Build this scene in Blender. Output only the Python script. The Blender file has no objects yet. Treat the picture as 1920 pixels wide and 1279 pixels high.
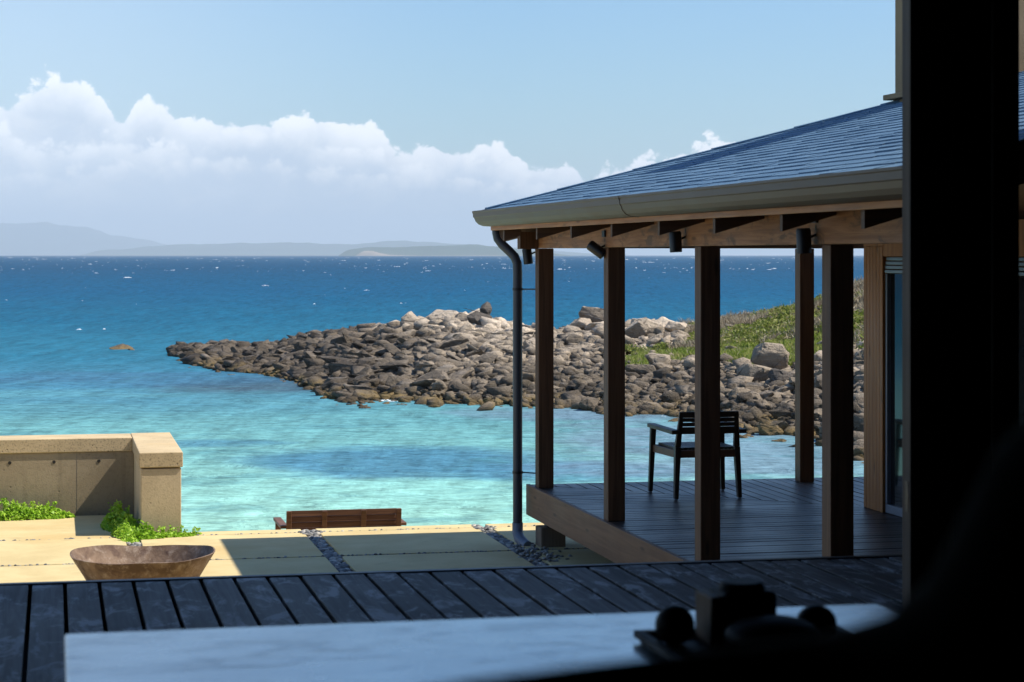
import bpy, bmesh, math, random
import numpy as np
from mathutils import Vector, Matrix, noise as mnoise

random.seed(7)
rng = np.random.default_rng(7)
scn = bpy.context.scene
COL = scn.collection
PHI = math.radians(12.28)
FW = (math.sin(PHI), math.cos(PHI))        # compass direction the bay is seen along
RT = (math.cos(PHI), -math.sin(PHI))
SEA = -4.55
PAV = -1.18        # paving level
PD = -0.65         # pavilion deck level

def uz(u, z):      # bay coordinates (across, away) -> world x, y
    return u*RT[0]+z*FW[0], u*RT[1]+z*FW[1]

# ------------------------------------------------------------------ materials
def newmat(name):
    m = bpy.data.materials.new(name); m.use_nodes = True
    nt = m.node_tree
    for n in list(nt.nodes): nt.nodes.remove(n)
    out = nt.nodes.new('ShaderNodeOutputMaterial')
    return m, nt, out

class NT:
    def __init__(s, nt): s.nt = nt
    def n(s, t, **kw):
        nd = s.nt.nodes.new('ShaderNode'+t)
        for k, v in kw.items(): setattr(nd, k, v)
        return nd
    def l(s, a, b): s.nt.links.new(a, b)
    def val(s, sock, v):
        if hasattr(v, 'links') or isinstance(v, bpy.types.NodeSocket): s.l(v, sock)
        else: sock.default_value = v
    def math(s, op, a, b=None, c=None, clamp=False):
        nd = s.n('Math', operation=op, use_clamp=clamp)
        s.val(nd.inputs[0], a)
        if b is not None: s.val(nd.inputs[1], b)
        if c is not None: s.val(nd.inputs[2], c)
        return nd.outputs[0]
    def sstep(s, x, a, b, lo=0.0, hi=1.0):
        nd = s.n('MapRange', interpolation_type='SMOOTHSTEP')
        s.val(nd.inputs[0], x); nd.inputs[1].default_value = a; nd.inputs[2].default_value = b
        nd.inputs[3].default_value = lo; nd.inputs[4].default_value = hi
        return nd.outputs[0]
    def mix(s, f, a, b, blend='MIX'):
        nd = s.n('Mix', data_type='RGBA', blend_type=blend)
        s.val(nd.inputs[0], f)
        for sock, v in ((nd.inputs[6], a), (nd.inputs[7], b)):
            if isinstance(v, bpy.types.NodeSocket): s.l(v, sock)
            else: sock.default_value = (v[0], v[1], v[2], 1)
        return nd.outputs[2]
    def noise(s, vec, scale, detail=4, rough=.55, dist=0.0):
        nd = s.n('TexNoise'); s.l(vec, nd.inputs['Vector'])
        nd.inputs['Scale'].default_value = scale; nd.inputs['Detail'].default_value = detail
        nd.inputs['Roughness'].default_value = rough; nd.inputs['Distortion'].default_value = dist
        return nd.outputs['Fac']
    def mapping(s, vec, scale=(1, 1, 1), rot=(0, 0, 0), loc=(0, 0, 0)):
        nd = s.n('Mapping'); s.l(vec, nd.inputs[0])
        nd.inputs[1].default_value = loc; nd.inputs[2].default_value = rot; nd.inputs[3].default_value = scale
        return nd.outputs[0]
    def ramp(s, f, stops, interp='LINEAR'):
        nd = s.n('ValToRGB'); s.l(f, nd.inputs[0]); cr = nd.color_ramp; cr.interpolation = interp
        while len(cr.elements) < len(stops): cr.elements.new(.5)
        for e, (p, c) in zip(cr.elements, stops):
            e.position = p; e.color = (c[0], c[1], c[2], 1)
        return nd.outputs[0]
    def bump(s, h, strength=.3, dist=.02, normal=None):
        nd = s.n('Bump'); s.l(h, nd.inputs['Height'])
        nd.inputs['Strength'].default_value = strength; nd.inputs['Distance'].default_value = dist
        if normal is not None: s.l(normal, nd.inputs['Normal'])
        return nd.outputs[0]

def principled(t, out, color, rough=.6, normal=None, metallic=0.0, spec=.5, coat=0.0):
    p = t.n('BsdfPrincipled')
    if isinstance(color, bpy.types.NodeSocket): t.l(color, p.inputs['Base Color'])
    else: p.inputs['Base Color'].default_value = (*color, 1)
    t.val(p.inputs['Roughness'], rough)
    p.inputs['Metallic'].default_value = metallic
    p.inputs['Specular IOR Level'].default_value = spec
    p.inputs['Coat Weight'].default_value = coat
    if normal is not None: t.l(normal, p.inputs['Normal'])
    t.l(p.outputs[0], out.inputs['Surface'])
    return p

def wood(name, c1, c2, axis='z', rough=.6, grain=1.0, spec=.4, wear=None, isl=.0, bumpd=.004):
    m, nt, out = newmat(name); t = NT(nt)
    pos = t.n('NewGeometry').outputs['Position']
    sc = {'x': (.6, 14, 14), 'y': (14, .6, 14), 'z': (14, 14, .6)}[axis]
    v = t.mapping(pos, sc)
    f = t.noise(v, 2.2*grain, 6, .62, .6)
    f2 = t.noise(pos, 1.7, 3)
    col = t.mix(t.sstep(f, .34, .68), c1, c2)
    if isl:
        r = t.n('NewGeometry').outputs['Random Per Island']
        k = t.math('MULTIPLY_ADD', r, isl*2, 1-isl)
        cb = t.n('CombineColor'); [t.l(k, cb.inputs[i]) for i in range(3)]
        col = t.mix(1.0, col, cb.outputs[0], 'MULTIPLY')
    if wear:
        f3 = t.noise(t.mapping(pos, (4, 1.5, 4) if axis == 'y' else (1.5, 4, 4)), 2.2, 7, .68, .9)
        col = t.mix(t.math('MULTIPLY', t.sstep(f3, .50, .64), .9), col, wear)
    kn = t.n('TexVoronoi'); t.l(t.mapping(pos, {'x': (1.1, 5, 5), 'y': (5, 1.1, 5), 'z': (5, 5, 1.1)}[axis]), kn.inputs['Vector']); kn.inputs['Scale'].default_value = 1.6
    col = t.mix(t.sstep(kn.outputs['Distance'], .16, .05, 0, .75), col, [x*.35 for x in c1])
    rg = t.math('MULTIPLY_ADD', f2, .3, rough-.15)
    nrm = t.bump(f, .5, bumpd)
    principled(t, out, col, rg, nrm, spec=spec)
    return m

def plain(name, c, rough=.5, metallic=0.0, var=.25, scale=6, spec=.5, bump=.0):
    m, nt, out = newmat(name); t = NT(nt)
    pos = t.n('NewGeometry').outputs['Position']
    f = t.noise(pos, scale, 5)
    col = t.mix(f, [x*(1-var) for x in c], [min(1, x*(1+var)) for x in c])
    nrm = t.bump(t.noise(pos, scale*6, 4), bump, .01) if bump else None
    principled(t, out, col, t.math('MULTIPLY_ADD', f, .2, rough-.1), nrm, metallic, spec)
    return m

def concrete(name, c1, c2, scale=1.0, pit=.5, bumpd=.006, warm=None, streak=False):
    m, nt, out = newmat(name); t = NT(nt)
    pos = t.n('NewGeometry').outputs['Position']
    f = t.noise(pos, 1.3*scale, 7, .6, .4)
    g = t.noise(pos, 60*scale, 3, .7)
    col = t.mix(t.sstep(f, .3, .7), c1, c2)
    if warm:
        col = t.mix(t.math('MULTIPLY', t.sstep(t.noise(t.mapping(pos, (.8, 1.2, .8), loc=(3, 1, 5)), .9, 5), .52, .72), .55), col, warm)
    if not streak:
        sm = t.noise(t.mapping(pos, (1.0, 2.2, 1.0), loc=(7, 2, 0)), 2.6, 7, .68, .8)
        col = t.mix(t.math('MULTIPLY', t.sstep(sm, .55, .74), .40), col, [x*.62 for x in c1])
    if streak:
        st = t.noise(t.mapping(pos, (9, 9, .5)), 1.2, 4)
        col = t.mix(t.math('MULTIPLY', t.sstep(st, .52, .75), .35), col, [x*.55 for x in c1])
    vo = t.n('TexVoronoi'); t.l(pos, vo.inputs['Vector']); vo.inputs['Scale'].default_value = 13*scale
    pits = t.sstep(vo.outputs['Distance'], .07, .2)
    sel = t.sstep(t.noise(pos, 7, 2), .5, .6)
    nz_ = t.n('SeparateXYZ'); t.l(t.n('NewGeometry').outputs['Normal'], nz_.inputs[0])
    side = t.math('SUBTRACT', 1.0, t.math('ABSOLUTE', nz_.outputs[2]))
    pm = t.math('MULTIPLY', t.math('SUBTRACT', 1.0, pits), t.math('MULTIPLY', sel, pit))
    col = t.mix(pm, col, [x*.3 for x in c1])
    col = t.mix(t.math('MULTIPLY', t.math('MULTIPLY', t.sstep(t.noise(pos, 34*scale, 4, .7), .50, .64), side), .85*pit*pit), col, [x*.42 for x in c1])
    h = t.math('ADD', t.math('MULTIPLY', g, .6), t.math('MULTIPLY', pm, -1.0))
    principled(t, out, col, .85, t.bump(h, .6, bumpd), spec=.3)
    return m

M = {}
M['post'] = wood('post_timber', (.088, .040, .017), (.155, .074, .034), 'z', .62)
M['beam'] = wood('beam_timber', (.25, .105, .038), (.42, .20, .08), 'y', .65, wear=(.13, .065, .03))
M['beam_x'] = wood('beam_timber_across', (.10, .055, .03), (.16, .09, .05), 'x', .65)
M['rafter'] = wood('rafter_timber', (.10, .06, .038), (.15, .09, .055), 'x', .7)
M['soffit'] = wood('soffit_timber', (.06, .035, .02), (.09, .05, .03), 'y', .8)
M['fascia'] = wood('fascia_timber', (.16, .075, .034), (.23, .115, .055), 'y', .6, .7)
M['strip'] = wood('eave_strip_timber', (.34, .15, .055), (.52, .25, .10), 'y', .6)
M['deckpav'] = wood('pavilion_deck_timber', (.04, .028, .022), (.10, .074, .06), 'x', .42, .7, .5, isl=.35)
M['deckpavn'] = wood('pavilion_deck_timber_north', (.045, .033, .027), (.11, .083, .07), 'y', .42, .7, .5, isl=.35)
M['deck'] = wood('weathered_deck_timber', (.028, .024, .021), (.095, .086, .077), 'y', .62, 1.0, .22, wear=(.27, .26, .25), isl=.35)
M['dark'] = wood('dark_interior_timber', (.012, .009, .007), (.02, .015, .012), 'z', .6, spec=.2)
M['jamb'] = wood('door_stile_timber', (.085, .058, .042), (.13, .09, .065), 'z', .6, spec=.3)
M['cedar'] = wood('cedar_boards', (.30, .115, .03), (.42, .175, .05), 'z', .6)
M['bench'] = wood('bench_timber', (.10, .045, .022), (.17, .08, .042), 'x', .55)
M['chair'] = wood('chair_timber', (.028, .018, .012), (.05, .034, .024), 'z', .5)
M['gutter'] = plain('gutter_metal', (.155, .118, .082), .55, 0, .12, 3, .35)
M['pipe'] = plain('downpipe_metal', (.05, .055, .065), .45, 0, .15, 5)
M['pipe_foot'] = plain('downpipe_foot_plastic', (.17, .20, .25), .5, 0, .15, 9)
M['black'] = plain('black_metal', (.012, .012, .013), .45, 0, .2, 20)
M['alu'] = plain('window_aluminium', (.17, .20, .25), .4, .3, .1, 8)
M['concrete'] = concrete('concrete_wall', (.26, .20, .12), (.37, .29, .18), 1, .5, streak=True)  # darker copy of the return's concrete: shade and dirt put into the colour
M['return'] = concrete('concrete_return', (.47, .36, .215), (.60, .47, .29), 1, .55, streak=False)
M['cap'] = concrete('concrete_cap', (.47, .355, .20), (.60, .455, .26), 1.6, .9, .012, warm=(.58, .36, .12))
M['paver'] = concrete('sand_paving', (.52, .40, .19), (.62, .495, .25), 1.2, .3, .003, warm=(.52, .345, .13))
M['bed'] = concrete('gravel_bed', (.10, .09, .08), (.2, .18, .15), 3, .9, .03)
M['footing'] = wood('footing_block', (.16, .11, .075), (.23, .165, .11), 'z', .8)
M['chimney'] = concrete('chimney_render', (.27, .175, .09), (.34, .225, .12), 2, .2)
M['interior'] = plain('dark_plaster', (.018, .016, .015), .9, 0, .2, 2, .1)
M['blackfab'] = plain('dark_upholstery', (.006, .009, .011), .95, 0, .3, 30, .1)
M['pot'] = plain('dark_glazed_ceramic', (.006, .007, .008), .6, 0, .3, 12, .2)
M['tray'] = plain('dark_tray', (.01, .012, .014), .6, 0, .3, 12, .2)
M['boxwood'] = wood('small_box_timber', (.10, .05, .025), (.16, .085, .045), 'z', .6)

def mat_table():
    m, nt, out = newmat('pale_table_top'); t = NT(nt)
    pos = t.n('NewGeometry').outputs['Position']
    f = t.noise(t.mapping(pos, (1.3, 3, 3), rot=(0, 0, .5)), 2.2, 5, .55, .5)
    col = t.mix(t.sstep(f, .3, .7), (.42, .58, .76), (.80, .92, 1.0))  # bluish base: sky reflection put into the colour as well
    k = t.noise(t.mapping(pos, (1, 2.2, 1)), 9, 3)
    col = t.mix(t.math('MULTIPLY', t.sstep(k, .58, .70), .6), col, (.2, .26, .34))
    rg = t.math('MULTIPLY_ADD', t.noise(t.mapping(pos, (1, .35, 1), rot=(0, 0, .7)), 5, 4), .22, .16)
    pr = principled(t, out, col, rg, t.bump(f, .35, .012), spec=1.0, coat=1.0)
    t.l(t.math('SUBTRACT', 1.0, t.math('MULTIPLY', t.sstep(t.noise(t.mapping(pos, (1.2, 2.6, 1), rot=(0, 0, .6)), 4.5, 6, .65, .8), .46, .66), .5)), pr.inputs['Coat Weight'])
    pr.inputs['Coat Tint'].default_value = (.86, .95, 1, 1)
    pr.inputs['Coat IOR'].default_value = 2.1; pr.inputs['Coat Roughness'].default_value = .12
    return m
M['table'] = mat_table()

def mat_shingle():
    m, nt, out = newmat('slate_shingles'); t = NT(nt)
    g = t.n('NewGeometry'); pos = g.outputs['Position']; r = g.outputs['Random Per Island']
    f = t.noise(pos, 40, 4, .7); f2 = t.noise(pos, 1.2, 3)
    a = t.math('ADD', t.math('MULTIPLY', r, .6), t.math('MULTIPLY', f2, .5))
    col = t.mix(a, (.052, .11, .18), (.10, .18, .265))
    col = t.mix(t.math('MULTIPLY', t.sstep(f, .5, .8), .4), col, (.08, .15, .22))
    principled(t, out, col, .7, t.bump(f, .5, .004), spec=.3)
    return m
M['shingle'] = mat_shingle()

def mat_rust():
    m, nt, out = newmat('rusted_iron'); t = NT(nt)
    pos = t.n('NewGeometry').outputs['Position']
    f = t.noise(pos, 5, 7, .65, .8); g = t.noise(pos, 14, 6, .7)
    col = t.mix(t.sstep(f, .35, .65), (.10, .060, .038), (.21, .14, .092))
    col = t.mix(t.math('MULTIPLY', t.sstep(g, .48, .68), .7), col, (.33, .255, .195))
    col = t.mix(t.math('MULTIPLY', t.sstep(t.noise(pos, 8, 5), .56, .7), .7), col, (.07, .035, .025))
    principled(t, out, col, .75, t.bump(g, .7, .012), spec=.3)
    return m
M['rust'] = mat_rust()

def mat_rock(dark=False):
    m, nt, out = newmat('dark_coastal_rock' if dark else 'coastal_rock'); t = NT(nt)
    g = t.n('NewGeometry'); pos = g.outputs['Position']; r = g.outputs['Random Per Island']
    oi = t.n('ObjectInfo').outputs['Random']
    z = t.n('SeparateXYZ'); t.l(pos, z.inputs[0])
    hgt = t.math('ADD', z.outputs[2], -SEA)
    f = t.noise(pos, .16, 4, .6); f3 = t.noise(pos, 3.2, 7, .68, .5)
    lay = t.noise(t.mapping(pos, (.5, .5, 4), rot=(.25, .1, 0)), 1.6, 6, .65)
    hh = t.math('ADD', hgt, t.math('MULTIPLY_ADD', f, 3.0, -1.5))
    base = t.ramp(t.math('MULTIPLY', hh, .27, clamp=True),
                  [(0.0, (.11, .086, .06)), (.25, (.18, .142, .10)), (.5, (.31, .248, .18)), (.85, (.54, .44, .33))])
    sv = t.n('SeparateXYZ'); t.l(t.mapping(pos, rot=(0, 0, PHI)), sv.inputs[0])
    dk_ = t.math('ADD', sv.outputs[0], t.math('MULTIPLY_ADD', t.noise(pos, .22, 4, .6), 14.0, -7.0))
    base = t.mix(t.math('MULTIPLY', t.math('MULTIPLY', t.sstep(dk_, -1.5, -6.0), t.sstep(hgt, 2.7, 1.7)), .8), base, (.085, .066, .047))
    va = t.math('MULTIPLY_ADD', t.math('FRACT', t.math('ADD', r, t.math('MULTIPLY', oi, 7.3))), 1.15, .38)
    cb = t.n('CombineColor'); [t.l(va, cb.inputs[i]) for i in range(3)]
    base = t.mix(1.0, base, cb.outputs[0], 'MULTIPLY')
    base = t.mix(t.math('MULTIPLY', t.sstep(f3, .5, .7), .6), base, (.06, .05, .042))
    base = t.mix(t.math('MULTIPLY', t.sstep(lay, .55, .7), .35), base, (.42, .36, .30))
    # ochre weed on what the tide wets
    alg = t.math('MULTIPLY', t.math('MULTIPLY', t.sstep(t.math('ADD', hgt, t.math('MULTIPLY_ADD', f3, .7, -.35)), .55, .10), .9), t.sstep(t.noise(pos, .55, 3), .40, .58))
    base = t.mix(alg, base, t.mix(f3, (.15, .095, .032), (.28, .20, .08)))
    wet = t.sstep(hgt, .22, .05)
    base = t.mix(t.math('MULTIPLY', wet, .6), base, (.09, .06, .025))
    if dark: base = t.mix(f3, (.05, .043, .037), (.16, .135, .11))
    hsum = t.math('ADD', t.math('MULTIPLY', f3, .7), t.math('MULTIPLY', lay, .6))
    principled(t, out, base, .85, t.bump(hsum, 1.0, .25), spec=.25)
    return m
M['rock'] = mat_rock(); M['rockdark'] = mat_rock(True)

def mat_terrain():
    m, nt, out = newmat('headland_ground'); t = NT(nt)
    pos = t.n('NewGeometry').outputs['Position']
    at = t.n('Attribute'); at.attribute_name = 'grass'
    f = t.noise(pos, .8, 6, .65); f2 = t.noise(pos, 5, 5, .7)
    rock = t.mix(t.sstep(f2, .35, .7), (.03, .025, .02), (.09, .075, .06))  # near black, so crevice shade between the boulders is in the ground colour
    grass = t.mix(t.sstep(f, .38, .62), (.055, .085, .018), (.15, .12, .07))
    col = t.mix(t.sstep(t.math('ADD', at.outputs['Fac'], t.math('MULTIPLY_ADD', f2, .5, -.25)), .4, .6), rock, grass)
    principled(t, out, col, .95, t.bump(f2, .9, .2), spec=.1)
    return m
M['terrain'] = mat_terrain()

def mat_leaf(name, stops, scale, transl=.35):
    m, nt, out = newmat(name); t = NT(nt)
    g = t.n('NewGeometry'); pos = g.outputs['Position']; r = g.outputs['Random Per Island']
    a = t.math('ADD', t.math('MULTIPLY', t.noise(pos, scale, 4, .6), .95), t.math('MULTIPLY_ADD', r, .35, -.15))
    col = t.ramp(a, stops)
    d = t.n('BsdfDiffuse'); tr = t.n('BsdfTranslucent'); gl = t.n('BsdfGlossy'); gl.inputs['Roughness'].default_value = .45
    t.l(col, d.inputs[0]); t.l(col, tr.inputs[0])
    ms = t.n('MixShader'); ms.inputs[0].default_value = transl
    t.l(d.outputs[0], ms.inputs[1]); t.l(tr.outputs[0], ms.inputs[2])
    ms2 = t.n('MixShader'); ms2.inputs[0].default_value = .015
    t.l(ms.outputs[0], ms2.inputs[1]); t.l(gl.outputs[0], ms2.inputs[2])
    t.l(ms2.outputs[0], out.inputs['Surface'])
    return m
M['leaf'] = mat_leaf('succulent_leaf', [(.2, (.15, .31, .02)), (.45, (.29, .50, .035)), (.7, (.45, .62, .08))], 3)
M['stem'] = plain('plant_stem', (.10, .12, .03), .8)
M['scrub'] = mat_leaf('scrub_leaf', [(.22, (.07, .105, .015)), (.42, (.17, .215, .032)), (.58, (.27, .285, .075)), (.75, (.36, .30, .15))], .9)
M['twig'] = mat_leaf('dry_twig', [(.3, (.17, .13, .085)), (.5, (.33, .27, .18)), (.7, (.50, .43, .31))], .9, .15)
M['grassb'] = mat_leaf('shore_grass_blade', [(.3, (.17, .24, .03)), (.5, (.28, .33, .06)), (.7, (.42, .39, .15))], .8, .4)

def mat_pebble():
    m, nt, out = newmat('pebbles'); t = NT(nt)
    g = t.n('NewGeometry'); r = g.outputs['Random Per Island']
    col = t.ramp(r, [(0, (.08, .08, .075)), (.4, (.16, .155, .145)), (.75, (.26, .245, .22)), (1, (.46, .42, .35))])
    principled(t, out, col, .6, t.bump(t.noise(g.outputs['Position'], 40, 4), .3, .005), spec=.4)
    return m
M['pebble'] = mat_pebble()
M['foam'] = plain('sea_foam', (.85, .87, .88), .9, 0, .05, 3, .2)
M['hill'] = plain('far_hill', (.06, .085, .06), .95, 0, .35, .002, .0)
M['cliff'] = plain('far_cliff', (.30, .24, .18), .95, 0, .4, .01, .0)

def mat_glass():
    m, nt, out = newmat('window_glass'); t = NT(nt)
    pos = t.n('NewGeometry').outputs['Position']
    principled(t, out, (.012, .014, .016), .05, t.bump(t.noise(pos, 1.5, 2), .02, .02), spec=.5)
    return m
M['glass'] = mat_glass()

def mat_sea():
    m, nt, out = newmat('sea_water'); t = NT(nt)
    pos = t.n('NewGeometry').outputs['Position']
    # bay axes: x across, y away
    v = t.mapping(pos, rot=(0, 0, PHI))
    s = t.n('SeparateXYZ'); t.l(v, s.inputs[0]); U, Z = s.outputs[0], s.outputs[1]
    lf = t.noise(t.mapping(v, (.035, .05, 0)), 1, 5, .6, .6)
    lf2 = t.noise(t.mapping(v, (.10, .16, 0), loc=(9, 4, 0)), 1, 5, .6, .8)
    # depth of the bottom follows the distance offshore
    lz = t.math('LOGARITHM', t.math('MAXIMUM', Z, 5.0), 10.0)
    lz = t.math('ADD', lz, t.math('MULTIPLY_ADD', lf, .16, -.08))
    lz = t.math('ADD', lz, t.math('MULTIPLY_ADD', lf2, .06, -.03))
    tt = t.math('DIVIDE', t.math('SUBTRACT', lz, 1.55), 1.45)
    def p(z): return (math.log10(z)-1.55)/1.45
    col = t.ramp(tt, SEA_RAMP(p))
    def bed(cu, cz, ru, rz):
        a = t.math('POWER', t.math('DIVIDE', t.math('SUBTRACT', U, cu), ru), 2.0)
        b = t.math('POWER', t.math('DIVIDE', t.math('SUBTRACT', Z, cz), rz), 2.0)
        d = t.math('SUBTRACT', 1.0, t.math('ADD', a, b))
        d = t.math('ADD', d, t.math('MULTIPLY_ADD', lf2, 3.0, -1.5))
        return t.sstep(d, -.25, .9)
    for (cu, cz, ru, rz, c, k) in WEED_SHEEN:
        col = t.mix(t.math('MULTIPLY', bed(cu, cz, ru, rz), k), col, c)
    mot = t.noise(t.mapping(v, (.30, .42, 0), loc=(2, 8, 0)), 1, 5, .62, .8)
    mk = t.math('MULTIPLY', t.sstep(mot, .52, .66), t.sstep(Z, 130, 70, 0, .5))
    col = t.mix(mk, col, (.06, .19, .22))
    # light and dark sides of wind ripples, put into the water colour
    w1 = t.noise(t.mapping(v, (.22, .035, 0)), 1, 7, .68, .3)
    w2 = t.noise(t.mapping(v, (1.1, .13, 0), loc=(5, 2, 0)), 1, 6, .65, .3)
    w3 = t.noise(t.mapping(v, (.9, 1.6, 0), loc=(1, 7, 0)), 1, 5, .65, .4)
    w4 = t.noise(t.mapping(v, (2.4, 5.5, 0), loc=(8, 3, 0)), 1, 4, .6, .3)
    ws = t.math('ADD', t.math('ADD', t.math('MULTIPLY', w1, .25), t.math('MULTIPLY', w2, .7)), t.math('ADD', t.math('MULTIPLY', w3, .8), t.math('MULTIPLY', w4, .7)))
    k = t.sstep(ws, .85, 1.6, .55, 1.45)
    cb = t.n('CombineColor'); [t.l(k, cb.inputs[i]) for i in range(3)]
    col = t.mix(1.0, col, cb.outputs[0], 'MULTIPLY')
    b1 = t.noise(t.mapping(v, (.5, .9, 0)), 1.2, 6, .62, .6)
    b2 = t.noise(t.mapping(v, (2.2, 4.0, 0), loc=(3, 3, 0)), 1.2, 5, .6, .5)
    n1 = t.bump(b1, .8, .55)
    n2 = t.bump(b2, .7, .14, n1)
    df = t.n('BsdfDiffuse'); t.l(col, df.inputs[0]); t.l(n1, df.inputs['Normal'])
    gl = t.n('BsdfGlossy'); gl.inputs['Roughness'].default_value = .22; t.l(n2, gl.inputs['Normal'])
    fr = t.n('Fresnel'); fr.inputs['IOR'].default_value = 1.33; t.l(n2, fr.inputs['Normal'])
    # the faces of the chop that show are the steep ones, so grazing glare stays low
    fac = t.math('MULTIPLY', t.math('MINIMUM', fr.outputs[0], .45), .36)
    ms = t.n('MixShader'); t.l(fac, ms.inputs[0]); t.l(df.outputs[0], ms.inputs[1]); t.l(gl.outputs[0], ms.inputs[2])
    t.l(ms.outputs[0], out.inputs['Surface'])
    return m
def SEA_RAMP(p):
    return [(p(45), (.28, .52, .42)), (p(54), (.23, .48, .42)), (p(62), (.16, .37, .35)), (p(80), (.10, .27, .29)), (p(95), (.05, .18, .26)),
            (p(130), (.018, .135, .21)), (p(190), (.008, .10, .175)), (p(330), (.004, .075, .155)), (p(900), (.003, .054, .118))]
WEED_SHEEN = [(-11.0, 97, 6.0, 7.0, (.05, .08, .105), .85),
        (-18.5, 102, 11, 7, (.045, .13, .21), .7),
        (-3.0, 62, 6.2, 5.5, (.055, .175, .26), .9),
        (2.0, 58, 3.5, 3.5, (.055, .175, .26), .8),
        (-9.5, 67, 3.0, 1.8, (.05, .17, .25), .7),
        (7.0, 66, 7.5, 13.0, (.14, .215, .275), .85),  # this and the next: sky reflection put into the water colour, not weed
        (2.5, 80, 6.0, 4.0, (.13, .19, .25), .8)]
M['sea'] = mat_sea()

# ------------------------------------------------------------------ mesh helpers
def tag(o, label=None, cat=None, group=None, kind=None):
    if label: o['label'] = label
    if cat: o['category'] = cat
    if group: o['group'] = group
    if kind: o['kind'] = kind
    return o

def wloc(o):
    v = Vector((0, 0, 0))
    while o is not None:
        v = v + o.location; o = o.parent
    return v

def thing(name, loc, label, cat, group=None):
    o = bpy.data.objects.new(name, None); COL.objects.link(o)
    o.empty_display_size = .2
    o.location = loc
    return tag(o, label, cat, group)

class MB:
    def __init__(s): s.v = []; s.f = []
    def add(s, vs, fs):
        b = len(s.v); s.v += [tuple(q) for q in vs]; s.f += [tuple(i+b for i in q) for q in fs]
    def box(s, x0, x1, y0, y1, z0, z1):
        s.add([(x0, y0, z0), (x1, y0, z0), (x1, y1, z0), (x0, y1, z0), (x0, y0, z1), (x1, y0, z1), (x1, y1, z1), (x0, y1, z1)],
              [(0, 3, 2, 1), (4, 5, 6, 7), (0, 1, 5, 4), (1, 2, 6, 5), (2, 3, 7, 6), (3, 0, 4, 7)])
    def hexa(s, bot, top):      # two quads given counter-clockwise from above
        s.add(list(bot)+list(top), [(0, 3, 2, 1), (4, 5, 6, 7), (0, 1, 5, 4), (1, 2, 6, 5), (2, 3, 7, 6), (3, 0, 4, 7)])
    def bar(s, a, b, wx, wy, wx2=None, wy2=None):   # tapered upright bar between two points, square section
        wx2 = wx2 or wx; wy2 = wy2 or wy
        def q(p, x, y): return [(p[0]-x/2, p[1]-y/2, p[2]), (p[0]+x/2, p[1]-y/2, p[2]), (p[0]+x/2, p[1]+y/2, p[2]), (p[0]-x/2, p[1]+y/2, p[2])]
        s.hexa(q(a, wx, wy), q(b, wx2, wy2))
    def tube(s, pts, r, n=16, cap=True):
        pts = [Vector(p) for p in pts]
        rs = r if isinstance(r, (list, tuple)) else [r]*len(pts)
        b = len(s.v); up = None
        for i, p in enumerate(pts):
            d = (pts[min(i+1, len(pts)-1)]-pts[max(i-1, 0)]).normalized()
            if up is None:
                up = d.orthogonal().normalized()
            up = (up - d*up.dot(d)).normalized(); sd = d.cross(up)
            for k in range(n):
                a = 2*math.pi*k/n
                s.v.append(tuple(p+(up*math.cos(a)+sd*math.sin(a))*rs[i]))
        for i in range(len(pts)-1):
            for k in range(n):
                k2 = (k+1) % n
                s.f.append((b+i*n+k, b+i*n+k2, b+(i+1)*n+k2, b+(i+1)*n+k))
        if cap:
            s.f.append(tuple(b+k for k in reversed(range(n))))
            s.f.append(tuple(b+(len(pts)-1)*n+k for k in range(n)))
    def lathe(s, c, prof, n=48, fn=None):
        b = len(s.v)
        for i, (r, z) in enumerate(prof):
            for k in range(n):
                a = 2*math.pi*k/n
                dz = fn(a, i) if fn else 0
                s.v.append((c[0]+r*math.cos(a), c[1]+r*math.sin(a), c[2]+z+dz))
        for i in range(len(prof)-1):
            for k in range(n):
                k2 = (k+1) % n
                s.f.append((b+i*n+k, b+i*n+k2, b+(i+1)*n+k2, b+(i+1)*n+k))
        s.f.append(tuple(b+k for k in reversed(range(n))))
        s.f.append(tuple(b+(len(prof)-1)*n+k for k in range(n)))
    def prism(s, prof, fa, fb):     # profile points mapped to two end rings
        n = len(prof); A = [fa(q) for q in prof]; B = [fb(q) for q in prof]
        s.add(A+B, [(i, (i+1) % n, n+(i+1) % n, n+i) for i in range(n)]+[tuple(reversed(range(n))), tuple(range(n, 2*n))])
    def build(s, name, mat, parent=None, bevel=0.0, smooth=False, seg=2):
        V = np.array(s.v, dtype=float)
        if parent is not None: org = wloc(parent)
        else: org = Vector(((V[:, 0].min()+V[:, 0].max())/2, (V[:, 1].min()+V[:, 1].max())/2, V[:, 2].min()))
        me = bpy.data.meshes.new(name)
        me.from_pydata([tuple(q) for q in (V-np.array(org))], [], s.f); me.validate()
        bm = bmesh.new(); bm.from_mesh(me); bmesh.ops.recalc_face_normals(bm, faces=bm.faces); bm.to_mesh(me); bm.free()
        me.materials.append(mat)
        o = bpy.data.objects.new(name, me); COL.objects.link(o)
        if parent is not None: o.parent = parent
        else: o.location = org
        if smooth:
            me.polygons.foreach_set('use_smooth', [True]*len(me.polygons))
            try: me.set_sharp_from_angle(angle=math.radians(40))
            except Exception: pass
        if bevel:
            b = o.modifiers.new('Bevel', 'BEVEL'); b.width = bevel; b.segments = seg; b.limit_method = 'ANGLE'
        return o

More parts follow.
